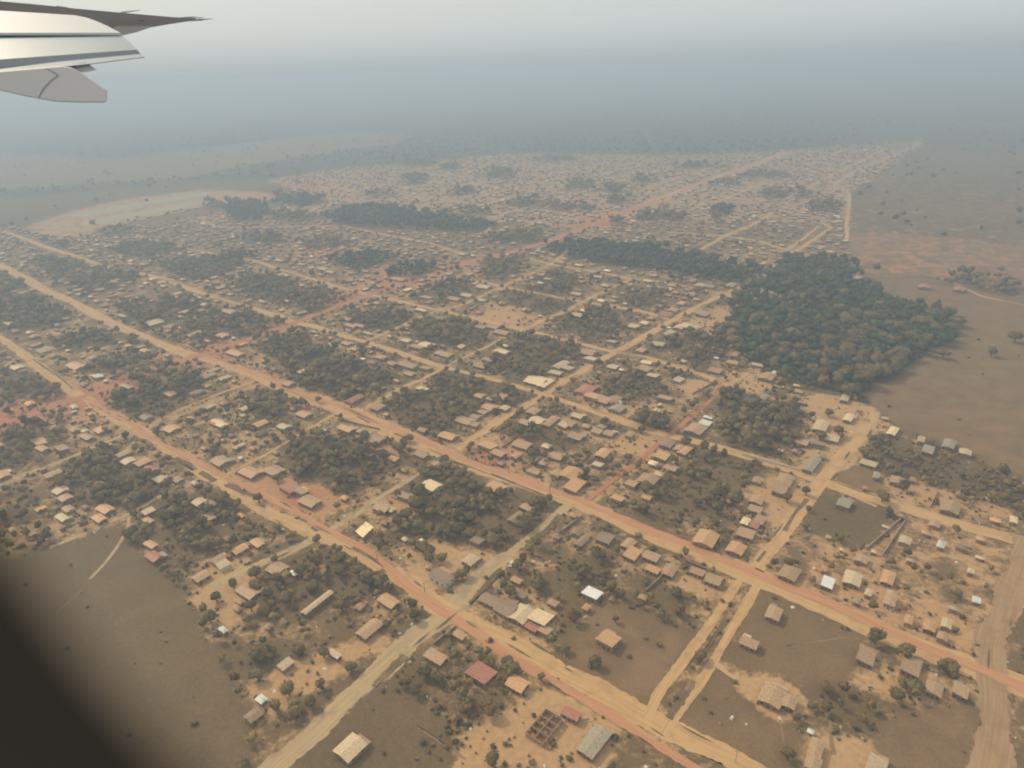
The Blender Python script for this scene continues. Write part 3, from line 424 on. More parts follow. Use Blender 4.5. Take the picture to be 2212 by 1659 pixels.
for i, (nm, ty, w, z, pts) in enumerate(ROADS): ribbon('road', pts, w, ty, {'p': .05, 'd': .12, 't': .14, 'r': .23, 'R': .24}[ty] + i * .0014)
for i, (w, pts) in enumerate(ISLANDS): ribbon('road_ditch', pts, w, 'v', .33 + i * .0015, .3, reg=False)
isl = [[], [], 0]
for ri, (nm, ty, w, z, pts) in enumerate(ROADS):
    if w < 5 or nm.startswith(('C', 'far', 'red')): continue
    P = road_pts[ri]; n = len(P)
    for _ in range(int(n / 22)):
        i0 = random.randrange(2, max(3, n - 14)); L_ = random.randint(3, 12); sd = random.choice((-1, 1)) * w * random.uniform(.16, .48); wd = random.uniform(.5, 1.5); k = len(isl[0]); seg = P[i0:i0 + L_]
        if len(seg) < 3: continue
        d = np.gradient(seg, axis=0); d /= np.linalg.norm(d, axis=1)[:, None] + 1e-9
        for q_, (p, dd) in enumerate(zip(seg, d)):
            t_ = math.sin(math.pi * (q_ + .3) / (len(seg) - .4)) * wd * random.uniform(.7, 1.2) * .5
            for o_ in (-t_, t_): isl[0].append((p[0] - dd[1] * (sd + o_), p[1] + dd[0] * (sd + o_), .40 + .0004 * isl[2]))
        isl[2] += 1; isl[1] += [(k + 2 * q_ + 2, k + 2 * q_ + 3, k + 2 * q_ + 1, k + 2 * q_)[::1] for q_ in range(len(seg) - 1)]
vo = mesh_obj('verge_grass', isl[0], isl[1], M_road['v']); vo['kind'] = 'structure'; vo.data.uv_layers.new(name='UVMap')
for wd, pts in ((1.0, [(1690,1397),(1750,1388),(1790,1382),(1836,1376)]), (.8, [(1685,1552),(1690,1580),(1694,1606)]), (1.2, [(897,1566),(950,1600),(1014,1646)]), (1.3, [(1785,1520),(1795,1560),(1790,1600),(1805,1640)]), (.9, [(1560,1512),(1590,1506)]), (1.0, [(180,1270),(150,1300),(110,1330)]), (.9,[(1725,1148),(1740,1162),(1800,1175),(1850,1190)]), (1.2,[(2060,700),(1990,690),(1950,655),(1900,640)])):
    ribbon('path', pts, wd, 'f', .03, .35, reg=False)
for wd, pts in ((62, [(160,467),(300,441),(450,416)]), (52, [(185,484),(270,467),(360,450),(440,436)])): ribbon('airstrip', pts, wd, 'a', .06, .05, reg=False)
RP = np.concatenate(road_pts); RW = np.concatenate(road_w)
def road_clear(P):                        # distance to the nearest road edge
    out = np.empty(len(P))
    for k in range(0, len(P), 800):
        d = np.hypot(P[k:k + 800, None, 0] - RP[None, :, 0], P[k:k + 800, None, 1] - RP[None, :, 1]) - RW[None]
        out[k:k + 800] = d.min(1)
    return out

# ================================================================== HOUSES
houses = []      # x, y, lx, ly, code, wall height, u, v
def px_per_m(c, d, z=3.0):
    a, _ = PX(np.array([[c[0], c[1], z], [c[0] + d[0], c[1] + d[1], z]])); return np.linalg.norm(a[1] - a[0])
for tl, s in HOUSES.items():
    for e in s.split(';'):
        x, y, e1, e2, code = e.split(); u, v = T(tl, float(x), float(y)); c = G(u, v, 3.2)
        l1 = float(e1) * K3 / px_per_m(c, D1); l2 = float(e2) * K3 / px_per_m(c, D2)
        houses.append([c[0], c[1], max(2.2, min(l1, 30)), max(2.2, min(l2, 24)), code, 2.7 if max(l1, l2) > 5 else 2.1, u, v])
n_traced = len(houses)
cell = {}
def near_house(x, y, dmin):
    i, j = int(x // 20), int(y // 20)
    for a in (i - 1, i, i + 1):
        for b in (j - 1, j, j + 1):
            for hx, hy, rr in cell.get((a, b), ()):
                if math.hypot(hx - x, hy - y) < dmin + rr: return True
    return False
def add_cell(x, y, rr): cell.setdefault((int(x // 20), int(y // 20)), []).append((x, y, rr))
for h in houses: add_cell(h[0], h[1], max(h[2], h[3]) * .45)
# further rows of houses in the hazy part of the town
cand = np.stack([rng.uniform(-1500, 2300, 85000), rng.uniform(230, 3200, 85000)], 1)
cu, cd = PX(np.concatenate([cand, np.zeros((len(cand), 1))], 1))
ok = (cd > 5) & inpoly(cu, TOWN) & (cu[:, 0] > -60) & (cu[:, 0] < 2270)
cand, cu = cand[ok], cu[ok]; zs, zb, zr = zone_at(cu); ing = np.zeros(len(cu), bool)
for p, *_ in GROVES: ing |= inpoly(cu, p)
keep = (zs > .3) & (zs < .64) & (~ing | (rng.random(len(cu)) < .08)); keep &= (cu[:, 1] < 660) | ((cu[:, 1] > 660) & (cu[:, 1] < 1560) & (rng.random(len(cu)) < .5)) | ((cu[:, 0] < 1000) & (cu[:, 1] < 1050) & (rng.random(len(cu)) < .85))
keep &= rng.random(len(cu)) < np.where(cu[:, 1] < 450, .26, .8)
cand, cu = cand[keep], cu[keep]; rc = road_clear(cand); cand, cu, rc = cand[rc > 4], cu[rc > 4], rc[rc > 4]
for (x, y), (u, v), q in zip(cand, cu, rc):
    if v > 660 and random.random() < .6: l1, l2 = random.uniform(3, 5), random.uniform(3, 6)
    else: l1, l2 = sorted((random.uniform(4.5, 9), random.uniform(6, 13)), reverse=random.random() < .4)
    if q < max(l1, l2) * .5 + 1 or near_house(x, y, max(l1, l2) * .5 + (4 if v > 450 else 5)): continue
    add_cell(x, y, max(l1, l2) * .45)
    houses.append([x, y, l1, l2, random.choices('tpocwgbr', (38, 18, 16, 3, 1, 8, 15, 2))[0], random.uniform(2.3, 2.9), u, v])
S2 = S_.reshape(GX.shape).copy()
def splat(x, y, rad, amp, cap):
    if not (-520 < x < 640 and 110 < y < 1000): return
    a0, a1 = np.searchsorted(gx, [x - 2 * rad, x + 2 * rad]); b0, b1 = np.searchsorted(gy, [y - 2 * rad, y + 2 * rad])
    w = amp * np.exp(-((gx[None, a0:a1] - x) ** 2 + (gy[b0:b1, None] - y) ** 2) / rad ** 2); q = S2[b0:b1, a0:a1]
    q += np.where((q < cap) & (q > .13), w, 0)
for h in houses: splat(h[0] + random.uniform(-3, 3), h[1] - 2, 7.5, .20, .75)
for x, y in RP[::3]: splat(x, y, 6, .05, .62)
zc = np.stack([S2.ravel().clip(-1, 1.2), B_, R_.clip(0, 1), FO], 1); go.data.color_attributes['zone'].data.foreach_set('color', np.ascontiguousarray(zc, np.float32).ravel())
def hsize(h): return math.hypot(h[2], h[3]) / math.sqrt(h[0] ** 2 + h[1] ** 2 + H * H)
order = sorted(range(len(houses)), key=lambda i: -(hsize(houses[i]) if -5 < houses[i][6] < 2215 and houses[i][7] < 1662 else 0))
LABELED = []     # (object, look words, category, u, v)
SPECIAL = {}
def house_shapes(lx, ly, h, style, pitch, ov=.45):
    # returns wall polys and roof slabs; ridge along the longer side
    swap = ly > lx; a, b = (ly, lx) if swap else (lx, ly)         # a: ridge direction length, b: span
    a -= 2 * ov; b -= 2 * ov; a = max(a, 1.4); b = max(b, 1.4)
    rise = math.tan(pitch) * b / 2
    def q(x, y, z): return (-y, x, z) if swap else (x, y, z)
    w = MB(); r = MB(); x, y = a / 2, b / 2
    if style == 'gable':
        rg = [(-y, 0), (y, 0), (y, h), (0, h + rise), (-y, h)]
        w.prism([q(-x, p, z) for p, z in rg], [q(x, p, z) for p, z in rg])
        for s in (-1, 1):
            yo = (y + ov) * s; zo = h - math.tan(pitch) * ov; t = .10
            A = [q(-x - ov, 0, h + rise + .03), q(x + ov, 0, h + rise + .03), q(x + ov, yo, zo + .03), q(-x - ov, yo, zo + .03)]
            r.prism(A, [(p[0], p[1], p[2] + t) for p in A])
    else:
        rs = math.tan(pitch) * b; rg = [(-y, 0), (y, 0), (y, h + rs), (-y, h)]
        w.prism([q(-x, p, z) for p, z in rg], [q(x, p, z) for p, z in rg])
        A = [q(-x - ov, -y - ov, h + .03 - math.tan(pitch) * ov), q(x + ov, -y - ov, h + .03 - math.tan(pitch) * ov), q(x + ov, y + ov, h + rs + .03 + math.tan(pitch) * ov), q(-x - ov, y + ov, h + rs + .03 + math.tan(pitch) * ov)]
        r.prism(A, [(p[0], p[1], p[2] + .10) for p in A])
    return w, r, a, b, swap
WHITE_WALLED = {(650, 412), (1345, 560), (580, 1480), (1020, 610), (2100, 370)}
white_uv = [T('m', 650, 412), T('r', 1345, 560), T('M', 580, 1480), T('M', 1020, 610), T('M', 2100, 370), T('l', 1445, 335)]
for rank, i in enumerate(order[:300]):
    x, y, lx, ly, code, h, u, v = houses[i]
    small = max(lx, ly) < 5.2
    style = 'shed' if (small or random.random() < .22) else 'gable'; pitch = math.radians(random.uniform(9, 15) if style == 'gable' else random.uniform(5, 9))
    rz = A1 + math.radians(random.uniform(-3.5, 3.5))
    if code == 'y':                      # metal sheet pitched and turned to throw the sun at the camera
        style = 'shed'; cdir = Vector((-x, -y, H)).normalized(); hv = (sdir + cdir).normalized(); pitch = math.acos(hv.z); az = math.atan2(hv.y, hv.x)
        if ly > lx: rz = az                # slope falls along local +x
        else: rz = az + math.pi / 2
    if code == 'W' and u < 1500: style = 'shed'; pitch = math.radians(7)
    e = empty('shed' if small else 'house', (x, y, 0), rz)
    w, r, a, b, swap = house_shapes(lx, ly, h, style, pitch)
    wm = M_white if any(abs(u - p) < 4 and abs(v - q) < 4 for p, q in white_uv) else M_mud
    wo_ = w.build('wall', wm, e); ro = r.build('roof', ROOFM[code], e)
    if rank < 170 and not small:
        def q(px, py, z): return (-py, px, z) if swap else (px, py, z)
        for sgn, span, other in ((-1, b, a), (-1, a, b)):
            pass
        hx, hy = (b / 2, a / 2) if swap else (a / 2, b / 2)      # local half extents
        m = MB(); m.box(-hx - .04, -hx - .002, -.5, .5, 0, 2.0); m.build('door', M_wood, e)
        for t in (-.62, .62):
            m = MB(); m.box(-hx - .04, -hx - .002, t * hy - .5, t * hy + .5, .9, 1.9); m.build('window', M_dark, e)
        for t in (-.5, .5):
            m = MB(); m.box(t * hx - .5, t * hx + .5, -hy - .04, -hy - .002, .9, 1.9); m.build('window', M_dark, e)
    if not small and lx * ly > 45 and code not in 'yW' and random.random() < .45:
        hx, hy = (b / 2, a / 2) if swap else (a / 2, b / 2); m = MB(); aw = random.uniform(1.8, 3); al = random.uniform(.4, .8) * hy; sg = random.choice((-1, 1)); y0 = sg * (hy - al)
        m.box(hx + .01, hx + aw, y0 - al, y0 + al, 0, h - .75); an_ = m.build('annex', wm, e); m = MB()
        m.prism([(hx + .02, y0 - al - .25, h - .40), (hx + aw + .4, y0 - al - .25, h - .72), (hx + aw + .4, y0 + al + .25, h - .72), (hx + .02, y0 + al + .25, h - .40)], [(hx + .02, y0 - al - .25, h - .32), (hx + aw + .4, y0 - al - .25, h - .64), (hx + aw + .4, y0 + al + .25, h - .64), (hx + .02, y0 + al + .25, h - .32)])
        m.build('lean_to_roof', ROOFM[random.choice('tbpg')], an_)
    word = ROOFC[code][0]; size = 'small ' if small or lx * ly < 34 else ('big ' if lx * ly > 150 else '')
    if max(lx, ly) > 2.3 * min(lx, ly) and not small: size = 'long '
    kind_ = 'shed' if small else 'house'
    wl = 'white-walled ' if wm is M_white else ''
    LABELED.append((e, f'{size}{wl}{kind_} with {word} roof', kind_, u, v))
# every other, smaller looking house: one object
hv_, hf_, hc_ = [], [], []
wc = np.array([.27, .18, .12, 1])
for i in order[300:]:
    x, y, lx, ly, code, h, u, v = houses[i]
    a, b = lx / 2, ly / 2; sw = b > a; ov = .4; ri = .13 * min(lx, ly) / 1
    ca, sa = math.cos(A1 + random.uniform(-.08, .08)), 0; sa = math.sqrt(1 - ca * ca)
    a2, b2 = a - ov, b - ov
    if sw: loc = [(-a2, -b2, 0), (a2, -b2, 0), (a2, b2, 0), (-a2, b2, 0), (-a2, -b2, h), (a2, -b2, h), (a2, b2, h), (-a2, b2, h), (-a, -b, h), (a, -b, h), (a, b, h), (-a, b, h), (0, -b, h + ri), (0, b, h + ri)]; rf = [(8, 12, 13, 11), (12, 9, 10, 13), (8, 9, 12, 12), (10, 11, 13, 13)]
    else: loc = [(-a2, -b2, 0), (a2, -b2, 0), (a2, b2, 0), (-a2, b2, 0), (-a2, -b2, h), (a2, -b2, h), (a2, b2, h), (-a2, b2, h), (-a, -b, h), (a, -b, h), (a, b, h), (-a, b, h), (-a, 0, h + ri), (a, 0, h + ri)]; rf = [(8, 9, 13, 12), (12, 13, 10, 11), (9, 10, 13, 13), (11, 8, 12, 12)]
    k = len(hv_); hv_ += [(x + ca * p - sa * q_, y + sa * p + ca * q_, z) for p, q_, z in loc]
    for f in [(0, 1, 5, 4), (1, 2, 6, 5), (2, 3, 7, 6), (3, 0, 4, 7)] + rf:
        hf_.append((k + f[0], k + f[1], k + f[2])); 
        if f[2] != f[3]: hf_.append((k + f[0], k + f[2], k + f[3]))
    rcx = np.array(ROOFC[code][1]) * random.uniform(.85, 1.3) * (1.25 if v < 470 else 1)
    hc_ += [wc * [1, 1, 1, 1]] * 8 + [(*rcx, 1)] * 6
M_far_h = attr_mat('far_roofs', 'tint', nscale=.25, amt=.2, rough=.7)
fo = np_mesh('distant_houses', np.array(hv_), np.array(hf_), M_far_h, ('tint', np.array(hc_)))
tag(fo, 'hundreds of tiny tan and grey roofs of the town fading into the haze', 'houses', kind='stuff')

# ---------------- unfinished house without a roof
ux, uy = G(*T('m', 1315, 1395), 1.5); rf_ = empty('roofless_house', (ux, uy, 0), A1 - .02)
LX, LY, th, hh = 14.5, 8.6, .22, 2.7
M_brick = mat('bare_brick', (.36, .235, .155), (.44, .30, .20), scale=1.2)
w = MB()
def wallrun(w, x0, y0, x1, y1, gaps=()):
    L_ = math.hypot(x1 - x0, y1 - y0); d = ((x1 - x0) / L_, (y1 - y0) / L_); nn_ = (-d[1], d[0]); s = 0
    def seg(a, b, z0, z1):
        if b - a < .02: return
        pts = [(x0 + d[0] * a + nn_[0] * o, y0 + d[1] * a + nn_[1] * o) for a, o in ((a, -th / 2), (b, -th / 2), (b, th / 2), (a, th / 2))]
        w.prism([(*p, z0) for p in pts], [(*p, z1) for p in pts])
    for a, b, z0, z1 in gaps:
        seg(s, a, 0, hh); seg(a, b, 0, z0); seg(a, b, z1, hh); s = b
    seg(s, L_, 0, hh)
hx, hy = LX / 2, LY / 2
wallrun(w, -hx, -hy, -hx, hy, ((1.0, 2.2, .9, 2.0), (3.6, 4.6, .0, 2.0), (6.2, 7.4, .9, 2.0)))
wallrun(w, hx, -hy, hx, hy, ((3, 4, .9, 2),)); wallrun(w, -hx + th / 2 + .003, -hy, hx - th / 2 - .003, -hy, ((2, 3, .9, 2), (6, 7, .9, 2), (10.5, 11.5, .9, 2))); wallrun(w, -hx + th / 2 + .003, hy, hx - th / 2 - .003, hy, ((2, 3, .9, 2), (9, 10, .9, 2)))
w.build('outer_wall', M_brick, rf_); w = MB()
wallrun(w, -hx + th, 0, hx - th, 0, ((6, 7, 0, 2),))
for xx in (-hx + 4, -hx + 7.2, -hx + 10.4):
    wallrun(w, xx, -hy + th, xx, -th, ((1, 1.9, 0, 2),)); wallrun(w, xx, th, xx, hy - th, ((1.5, 2.4, 0, 2),))
w.build('inner_wall', M_brick, rf_)
tag(rf_, 'roofless unfinished brick house with open square rooms beside the sandy yard', 'house')

# ---------------- compound walls
def compound_wall(p0, p1, m, lab, h=1.7):
    a, b = G(*p0), G(*p1); L_ = np.linalg.norm(b - a); o = empty('compound_wall', (*(a + b) / 2, 0), math.atan2(b[1] - a[1], b[0] - a[0]))
    mb = MB(); mb.box(-L_ / 2, L_ / 2, -.12, .12, 0, h); mb.build('wall_panel', m, o); mb = MB(); mb.box(-L_ / 2 - .05, L_ / 2 + .05, -.19, .19, h, h + .12); mb.build('coping', M_concrete, o)
    n = max(2, int(L_ / 4))
    for k in range(n + 1):
        q = MB(); xx = -L_ / 2 + L_ * k / n; q.box(xx - .18, xx + .18, -.2, .2, h + .12, h + .3); q.build('pillar_cap', M_concrete, o)
    tag(o, lab, 'wall')
for p0, p1, m, lab in (
    (T('r', 1190, 245), T('r', 1425, 40), M_mud, 'dark compound wall along the right side of the dark green plot'),
    (T('r', 1290, 290), T('r', 1440, 60), M_mud, 'brown compound wall just right of the dark green plot wall'),
    (T('m', 600, 862), T('m', 738, 752), M_mud, 'short brown wall across from the near sandy crossroads'),
    (T('m', 1970, 520), T('m', 2085, 415), M_mud, 'brown plot wall below the cluster of orange tan roofs'),
    (T('R', 380, 1292), T('R', 860, 1425), M_white, 'long pale wall along the lane towards the pale road fork'),
    (T('M', 1040, 1245), T('M', 1130, 1190), M_mud, 'grey wall behind the dusty red roof above the main road'),
    (T('R', 1600, 1630), T('R', 1650, 1530), M_mud, 'brown wall left of the wide sandy plots at right'),
    (T('R', 1850, 1640), T('R', 1885, 1570), M_mud, 'brown wall right of the wide sandy plots at right'),
    (T('M', 1440, 45), T('M', 1550, 5), M_mud, 'far brown wall below the dark tree belt'),
    (T('r', 20, 325), T('r', 150, 380), M_mud, 'plot wall on the near edge of the red main road'),
    (T('R', 10, 770), T('R', 190, 822), M_mud, 'dark wall along the top of the pale bare yard'),
    (T('R', 60, 900), T('R', 200, 825), M_mud, 'dark wall down the right side of the pale bare yard'),
    (T('M', 10, 1070), T('M', 250, 1130), M_mud, 'low wall on the near side of the red main road at left'),
    (T('m', 1380, 170), T('m', 1560, 30), M_mud, 'brown wall climbing beside the ditch to the main road')):
    compound_wall(p0, p1, m, lab)

# ================================================================== TREES
import bmesh
def ico(sub):
    bm = bmesh.new(); bmesh.ops.create_icosphere(bm, subdivisions=sub, radius=1); v = np.array([x.co[:] for x in bm.verts]); f = np.array([[q.index for q in p.verts] for p in bm.faces]); bm.free(); return v, f
def crown(seed, sub, leaves, lobes, flat=.72, lsize=.13):
    r = np.random.default_rng(seed); v, f = ico(sub)
    lc = r.normal(0, 1, (lobes, 3)); lc /= np.linalg.norm(lc, axis=1)[:, None]; lc[:, 2] = np.abs(lc[:, 2]) * .9 - .15; lc *= r.uniform(.35, .62, (lobes, 1)); lr = r.uniform(.34, .55, lobes)
    # radius of the lobed hull in each vertex direction
    d = v @ lc.T; q = (lc ** 2).sum(1)[None] - lr[None] ** 2; disc = np.maximum(d * d - q, 0); rad = np.where(d * d - q > 0, d + np.sqrt(disc), .45).max(1)
    rad *= r.uniform(.86, 1.06, len(v)); V = [v * rad[:, None] * .93]; F = [f]; k = len(v)
    li = r.integers(0, lobes, leaves); n = r.normal(0, 1, (leaves, 3)); n /= np.linalg.norm(n, axis=1)[:, None]
    c = lc[li] + n * lr[li][:, None] * r.uniform(.85, 1.12, (leaves, 1)); out = n + r.normal(0, .5, (leaves, 3)); out /= np.linalg.norm(out, axis=1)[:, None]
    a = np.cross(out, r.normal(0, 1, (leaves, 3))); a /= np.linalg.norm(a, axis=1)[:, None] + 1e-9; b = np.cross(out, a); s = r.uniform(.6, 1.5, (leaves, 1)) * lsize
    q4 = np.stack([c - a * s - b * s * .8, c + a * s - b * s * .5, c + a * s * .7 + b * s, c - a * s * .8 + b * s * .7], 1).reshape(-1, 3)
    idx = k + np.arange(leaves)[:, None] * 4; F += [np.concatenate([idx + [[0, 1, 2]], idx + [[0, 2, 3]]])]; V.append(q4)
    V = np.concatenate(V); V[:, 2] *= flat; return V, np.concatenate(F)
def plain_mesh(name, V, F, m):
    o = np_mesh(name, V, F, m); me = o.data; bpy.data.objects.remove(o); return me
crowns = [plain_mesh('crown', *crown(10 + i, 3, 420, 9 + i % 4, random.uniform(.62, .85), .085), M_leaf[i % 3]) for i in range(12)]
def trunk_mesh(seed):
    r = random.Random(seed); m = MB(); m.tube([(0, 0, 0), (.03, .02, .25), (.0, .05, .62)], [.075, .055, .045])
    for k in range(4):
        a = k * 1.57 + r.random(); m.tube([(0, .03, .35 + .05 * k), (.22 * math.cos(a), .22 * math.sin(a), .62), (.42 * math.cos(a), .42 * math.sin(a), .85)], [.04, .028, .012], 5)
    me = bpy.data.meshes.new('trunk'); me.from_pydata(m.v, [], m.f); me.materials.append(M_trunk); return me
trunks = [trunk_mesh(i) for i in range(4)]
trees = []       # x, y, diameter
def in_box(P): return P
for u, v, d in TREES:
    c = G(u, v); trees.append((c[0], c[1], d, u, v, 1)); add_cell(c[0], c[1], 0)
tcell = {}
def tree_ok(x, y, dm):
    i, j = int(x // 12), int(y // 12)
    for a in range(i - 1, i + 2):
        for b in range(j - 1, j + 2):
            for tx, ty in tcell.get((a, b), ()):
                if (tx - x) ** 2 + (ty - y) ** 2 < dm * dm: return False
    return True
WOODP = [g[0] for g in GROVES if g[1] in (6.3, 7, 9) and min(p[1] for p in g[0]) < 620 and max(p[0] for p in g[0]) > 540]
def add_tree(x, y, d, u, v, k=0): tcell.setdefault((int(x // 12), int(y // 12)), []).append((x, y)); trees.append((x, y, d, u, v, k))
for poly, sp, d0, d1 in GROVES:
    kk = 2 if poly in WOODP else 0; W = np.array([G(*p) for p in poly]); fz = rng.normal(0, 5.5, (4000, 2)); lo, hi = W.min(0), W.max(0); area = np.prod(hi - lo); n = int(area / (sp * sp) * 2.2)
    lo, hi = lo - 8, hi + 8; P = rng.uniform(lo, hi, (n, 2)); pu, pd = PX(np.concatenate([P, np.zeros((n, 1))], 1)); pj, _ = PX(np.concatenate([P + fz[np.arange(n) % 4000], np.zeros((n, 1))], 1)); m = inpoly(pj, poly); P, pu = P[m], pu[m]
    if not len(P): continue
    rc = road_clear(P)
    for (x, y), (u, v), q in zip(P, pu, rc):
        cl = math.sin(x * .16 + 1.3) * math.sin(y * .13 + .7) + .7 * math.sin(x * .071 - y * .093) + random.gauss(0, .35)
        if q < 2.5 or (kk == 0 and cl < -.45) or near_house(x, y, 2.2): continue
        d = random.uniform(d0, d1) * random.choice((.55, .75, .9, 1, 1.1, 1.35))
        if not tree_ok(x, y, max(2.5, min(sp * .82, d * .7))): continue
        add_tree(x, y, d, u, v, kk)
# scattered trees through the town and a belt of forest beyond it
cand = np.stack([rng.uniform(-1500, 2300, 50000), rng.uniform(150, 3200, 50000)], 1); cu, cd = PX(np.concatenate([cand, np.zeros((len(cand), 1))], 1))
ok = (cd > 5) & inpoly(cu, TOWN) & (cu[:, 0] > -80) & (cu[:, 0] < 2290) & (cu[:, 1] < 1700); cand, cu = cand[ok], cu[ok]; zs, zb, zr = zone_at(cu)
ok = (zs > .3) & (zs < .75) & (rng.random(len(cu)) < np.where(cu[:, 1] < 640, .42, .9)); cand, cu = cand[ok], cu[ok]; rc = road_clear(cand)
for (x, y), (u, v), q in zip(cand, cu, rc):
    if q < 2.5: continue
    d = random.uniform(3, 7.5) * (1.15 if v < 640 else 1) * (.8 if u > 1650 and v > 1100 else 1)
    if tree_ok(x, y, d * .95) and not near_house(x, y, d * .35 + .5): add_tree(x, y, d, u, v)
cand = np.stack([rng.uniform(-420, 640, 9000), rng.uniform(150, 900, 9000)], 1); cu, cd = PX(np.concatenate([cand, np.zeros((len(cand), 1))], 1))
ok = (cd > 5) & inpoly(cu, TOWN) & (cu[:, 0] > -80) & (cu[:, 0] < 2290) & (cu[:, 1] < 1700); cand, cu = cand[ok], cu[ok]; zs, zb, zr = zone_at(cu)
cl = np.sin(cand[:, 0] * .11 + 1) * np.sin(cand[:, 1] * .093 + 2) + .6 * np.sin(cand[:, 0] * .043 + cand[:, 1] * .061) + rng.normal(0, .25, len(cand))
ok = (zs > .3) & (zs < .6) & (cl > -.1) & ~((cu[:, 0] > 1650) & (cu[:, 1] > 1120) & (rng.random(len(cu)) < .75)); cand, cu = cand[ok], cu[ok]; rc = road_clear(cand)
for (x, y), (u, v), q in zip(cand, cu, rc):
    if q < 2.5: continue
    d = random.uniform(3.2, 6.5)
    if tree_ok(x, y, d * .8) and not near_house(x, y, d * .3 + .5): add_tree(x, y, d, u, v)
# forest edges and lone trees beyond the town
cand = np.stack([rng.uniform(-2600, 3600, 60000), rng.uniform(500, 5200, 60000)], 1); cu, cd = PX(np.concatenate([cand, np.zeros((len(cand), 1))], 1))
ok = (cd > 5) & ~inpoly(cu, TOWN) & (cu[:, 0] > -60) & (cu[:, 0] < 2270) & (cu[:, 1] > 225); cand, cu = cand[ok], cu[ok]; zs, zb, zr = zone_at(cu)
p_ = np.where(zs < .07, .10, np.where(zb > .85, .003, np.where(zs > .3, .03, .015))); p_ = np.where((cu[:, 0] > 1830) & (cu[:, 1] > 500) & (cu[:, 1] < 1000), .0015, p_); p_ = np.where((cu[:, 0] > 1840) & (cu[:, 1] < 500), .10 * (rng.random(len(cu)) < .5 + .5 * np.sin(cand[:, 0] * .012) * np.sin(cand[:, 1] * .006)), p_)
edge = (zs < .07) & ((np.abs(cu[:, 1] - 325) < 25) | (cu[:, 0] < 600)) ; p_ = np.where(edge & (cu[:, 0] < 1750), .30, p_)
ok = rng.random(len(cu)) < p_
for (x, y), (u, v) in zip(cand[ok], cu[ok]): add_tree(x, y, random.uniform(6, 14), u, v, 2)
def tsize(t): return (t[2] + (4 if t[5] == 1 else 0)) / math.sqrt(t[0] ** 2 + t[1] ** 2 + H * H) if -10 < t[3] < 2222 and t[4] < 1690 and t[4] > 0 else 0
trees.sort(key=lambda t: -tsize(t))
for k, (x, y, d, u, v, sgl) in enumerate(trees[:300]):
    hgt = d * random.uniform(.75, 1.0) + 1.2; e = empty('tree', (x, y, 0), random.uniform(0, 6.28))
    t = bpy.data.objects.new('trunk', trunks[k % 4]); C.objects.link(t); t.parent = e; t.scale = (hgt * .8, hgt * .8, hgt)
    ci = random.randrange(12); c = bpy.data.objects.new('crown', crowns[ci]); C.objects.link(c); c.parent = e
    c.scale = (d * .52 * random.uniform(.9, 1.1), d * .52, (hgt - 1) * .72); c.location = (0, 0, hgt * .5)
    word = ('dark green', 'olive', 'dusty green')[ci % 3]; size = 'small ' if d < 5.2 else ('large ' if d > 9 else '')
    e['group'] = 'trees standing between the plots'; LABELED.append((e, f'{size}{word} round tree', 'tree', u, v - 8))
lodA = [crown(50 + i, 2, 60, 8, .8, .15) for i in range(6)]; lodB = [crown(70 + i, 1, 22, 6, .8, .2) for i in range(5)]
VV, FF, CC, off = [], [], [], 0
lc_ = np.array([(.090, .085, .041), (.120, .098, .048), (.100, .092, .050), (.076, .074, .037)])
for (x, y, d, u, v, s) in trees[300:]:
    V, F = random.choice(lodA if v > 560 else lodB); an = random.uniform(0, 6.28); ca, sa = math.cos(an), math.sin(an); hg = (d * random.uniform(.8, 1.15) + 1.5)
    W = V * [d * .54, d * .54, hg * .62]; W = np.stack([W[:, 0] * ca - W[:, 1] * sa + x, W[:, 0] * sa + W[:, 1] * ca + y, np.maximum(W[:, 2] + hg * .52, 0.1)], 1)
    VV.append(W); FF.append(F + off); off += len(V); c = lc_[random.randrange(4)] * (random.uniform(.88, 1.14) if s == 2 else random.uniform(.7, 1.45)) * (([.74, .90, .88] if s == 2 else [1.8, 1.48, 1.2])); CC.append(np.tile([*c, 1], (len(V), 1)))  # trees outside the wood paler and warmer: window glare painted into the tint
M_far_t = attr_mat('far_leaves', 'tint', nscale=.25, amt=.18)
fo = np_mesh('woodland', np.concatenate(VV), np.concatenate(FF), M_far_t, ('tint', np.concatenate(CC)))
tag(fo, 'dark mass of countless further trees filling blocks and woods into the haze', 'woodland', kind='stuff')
print('houses', len(houses), 'traced', n_traced, 'trees', len(trees))

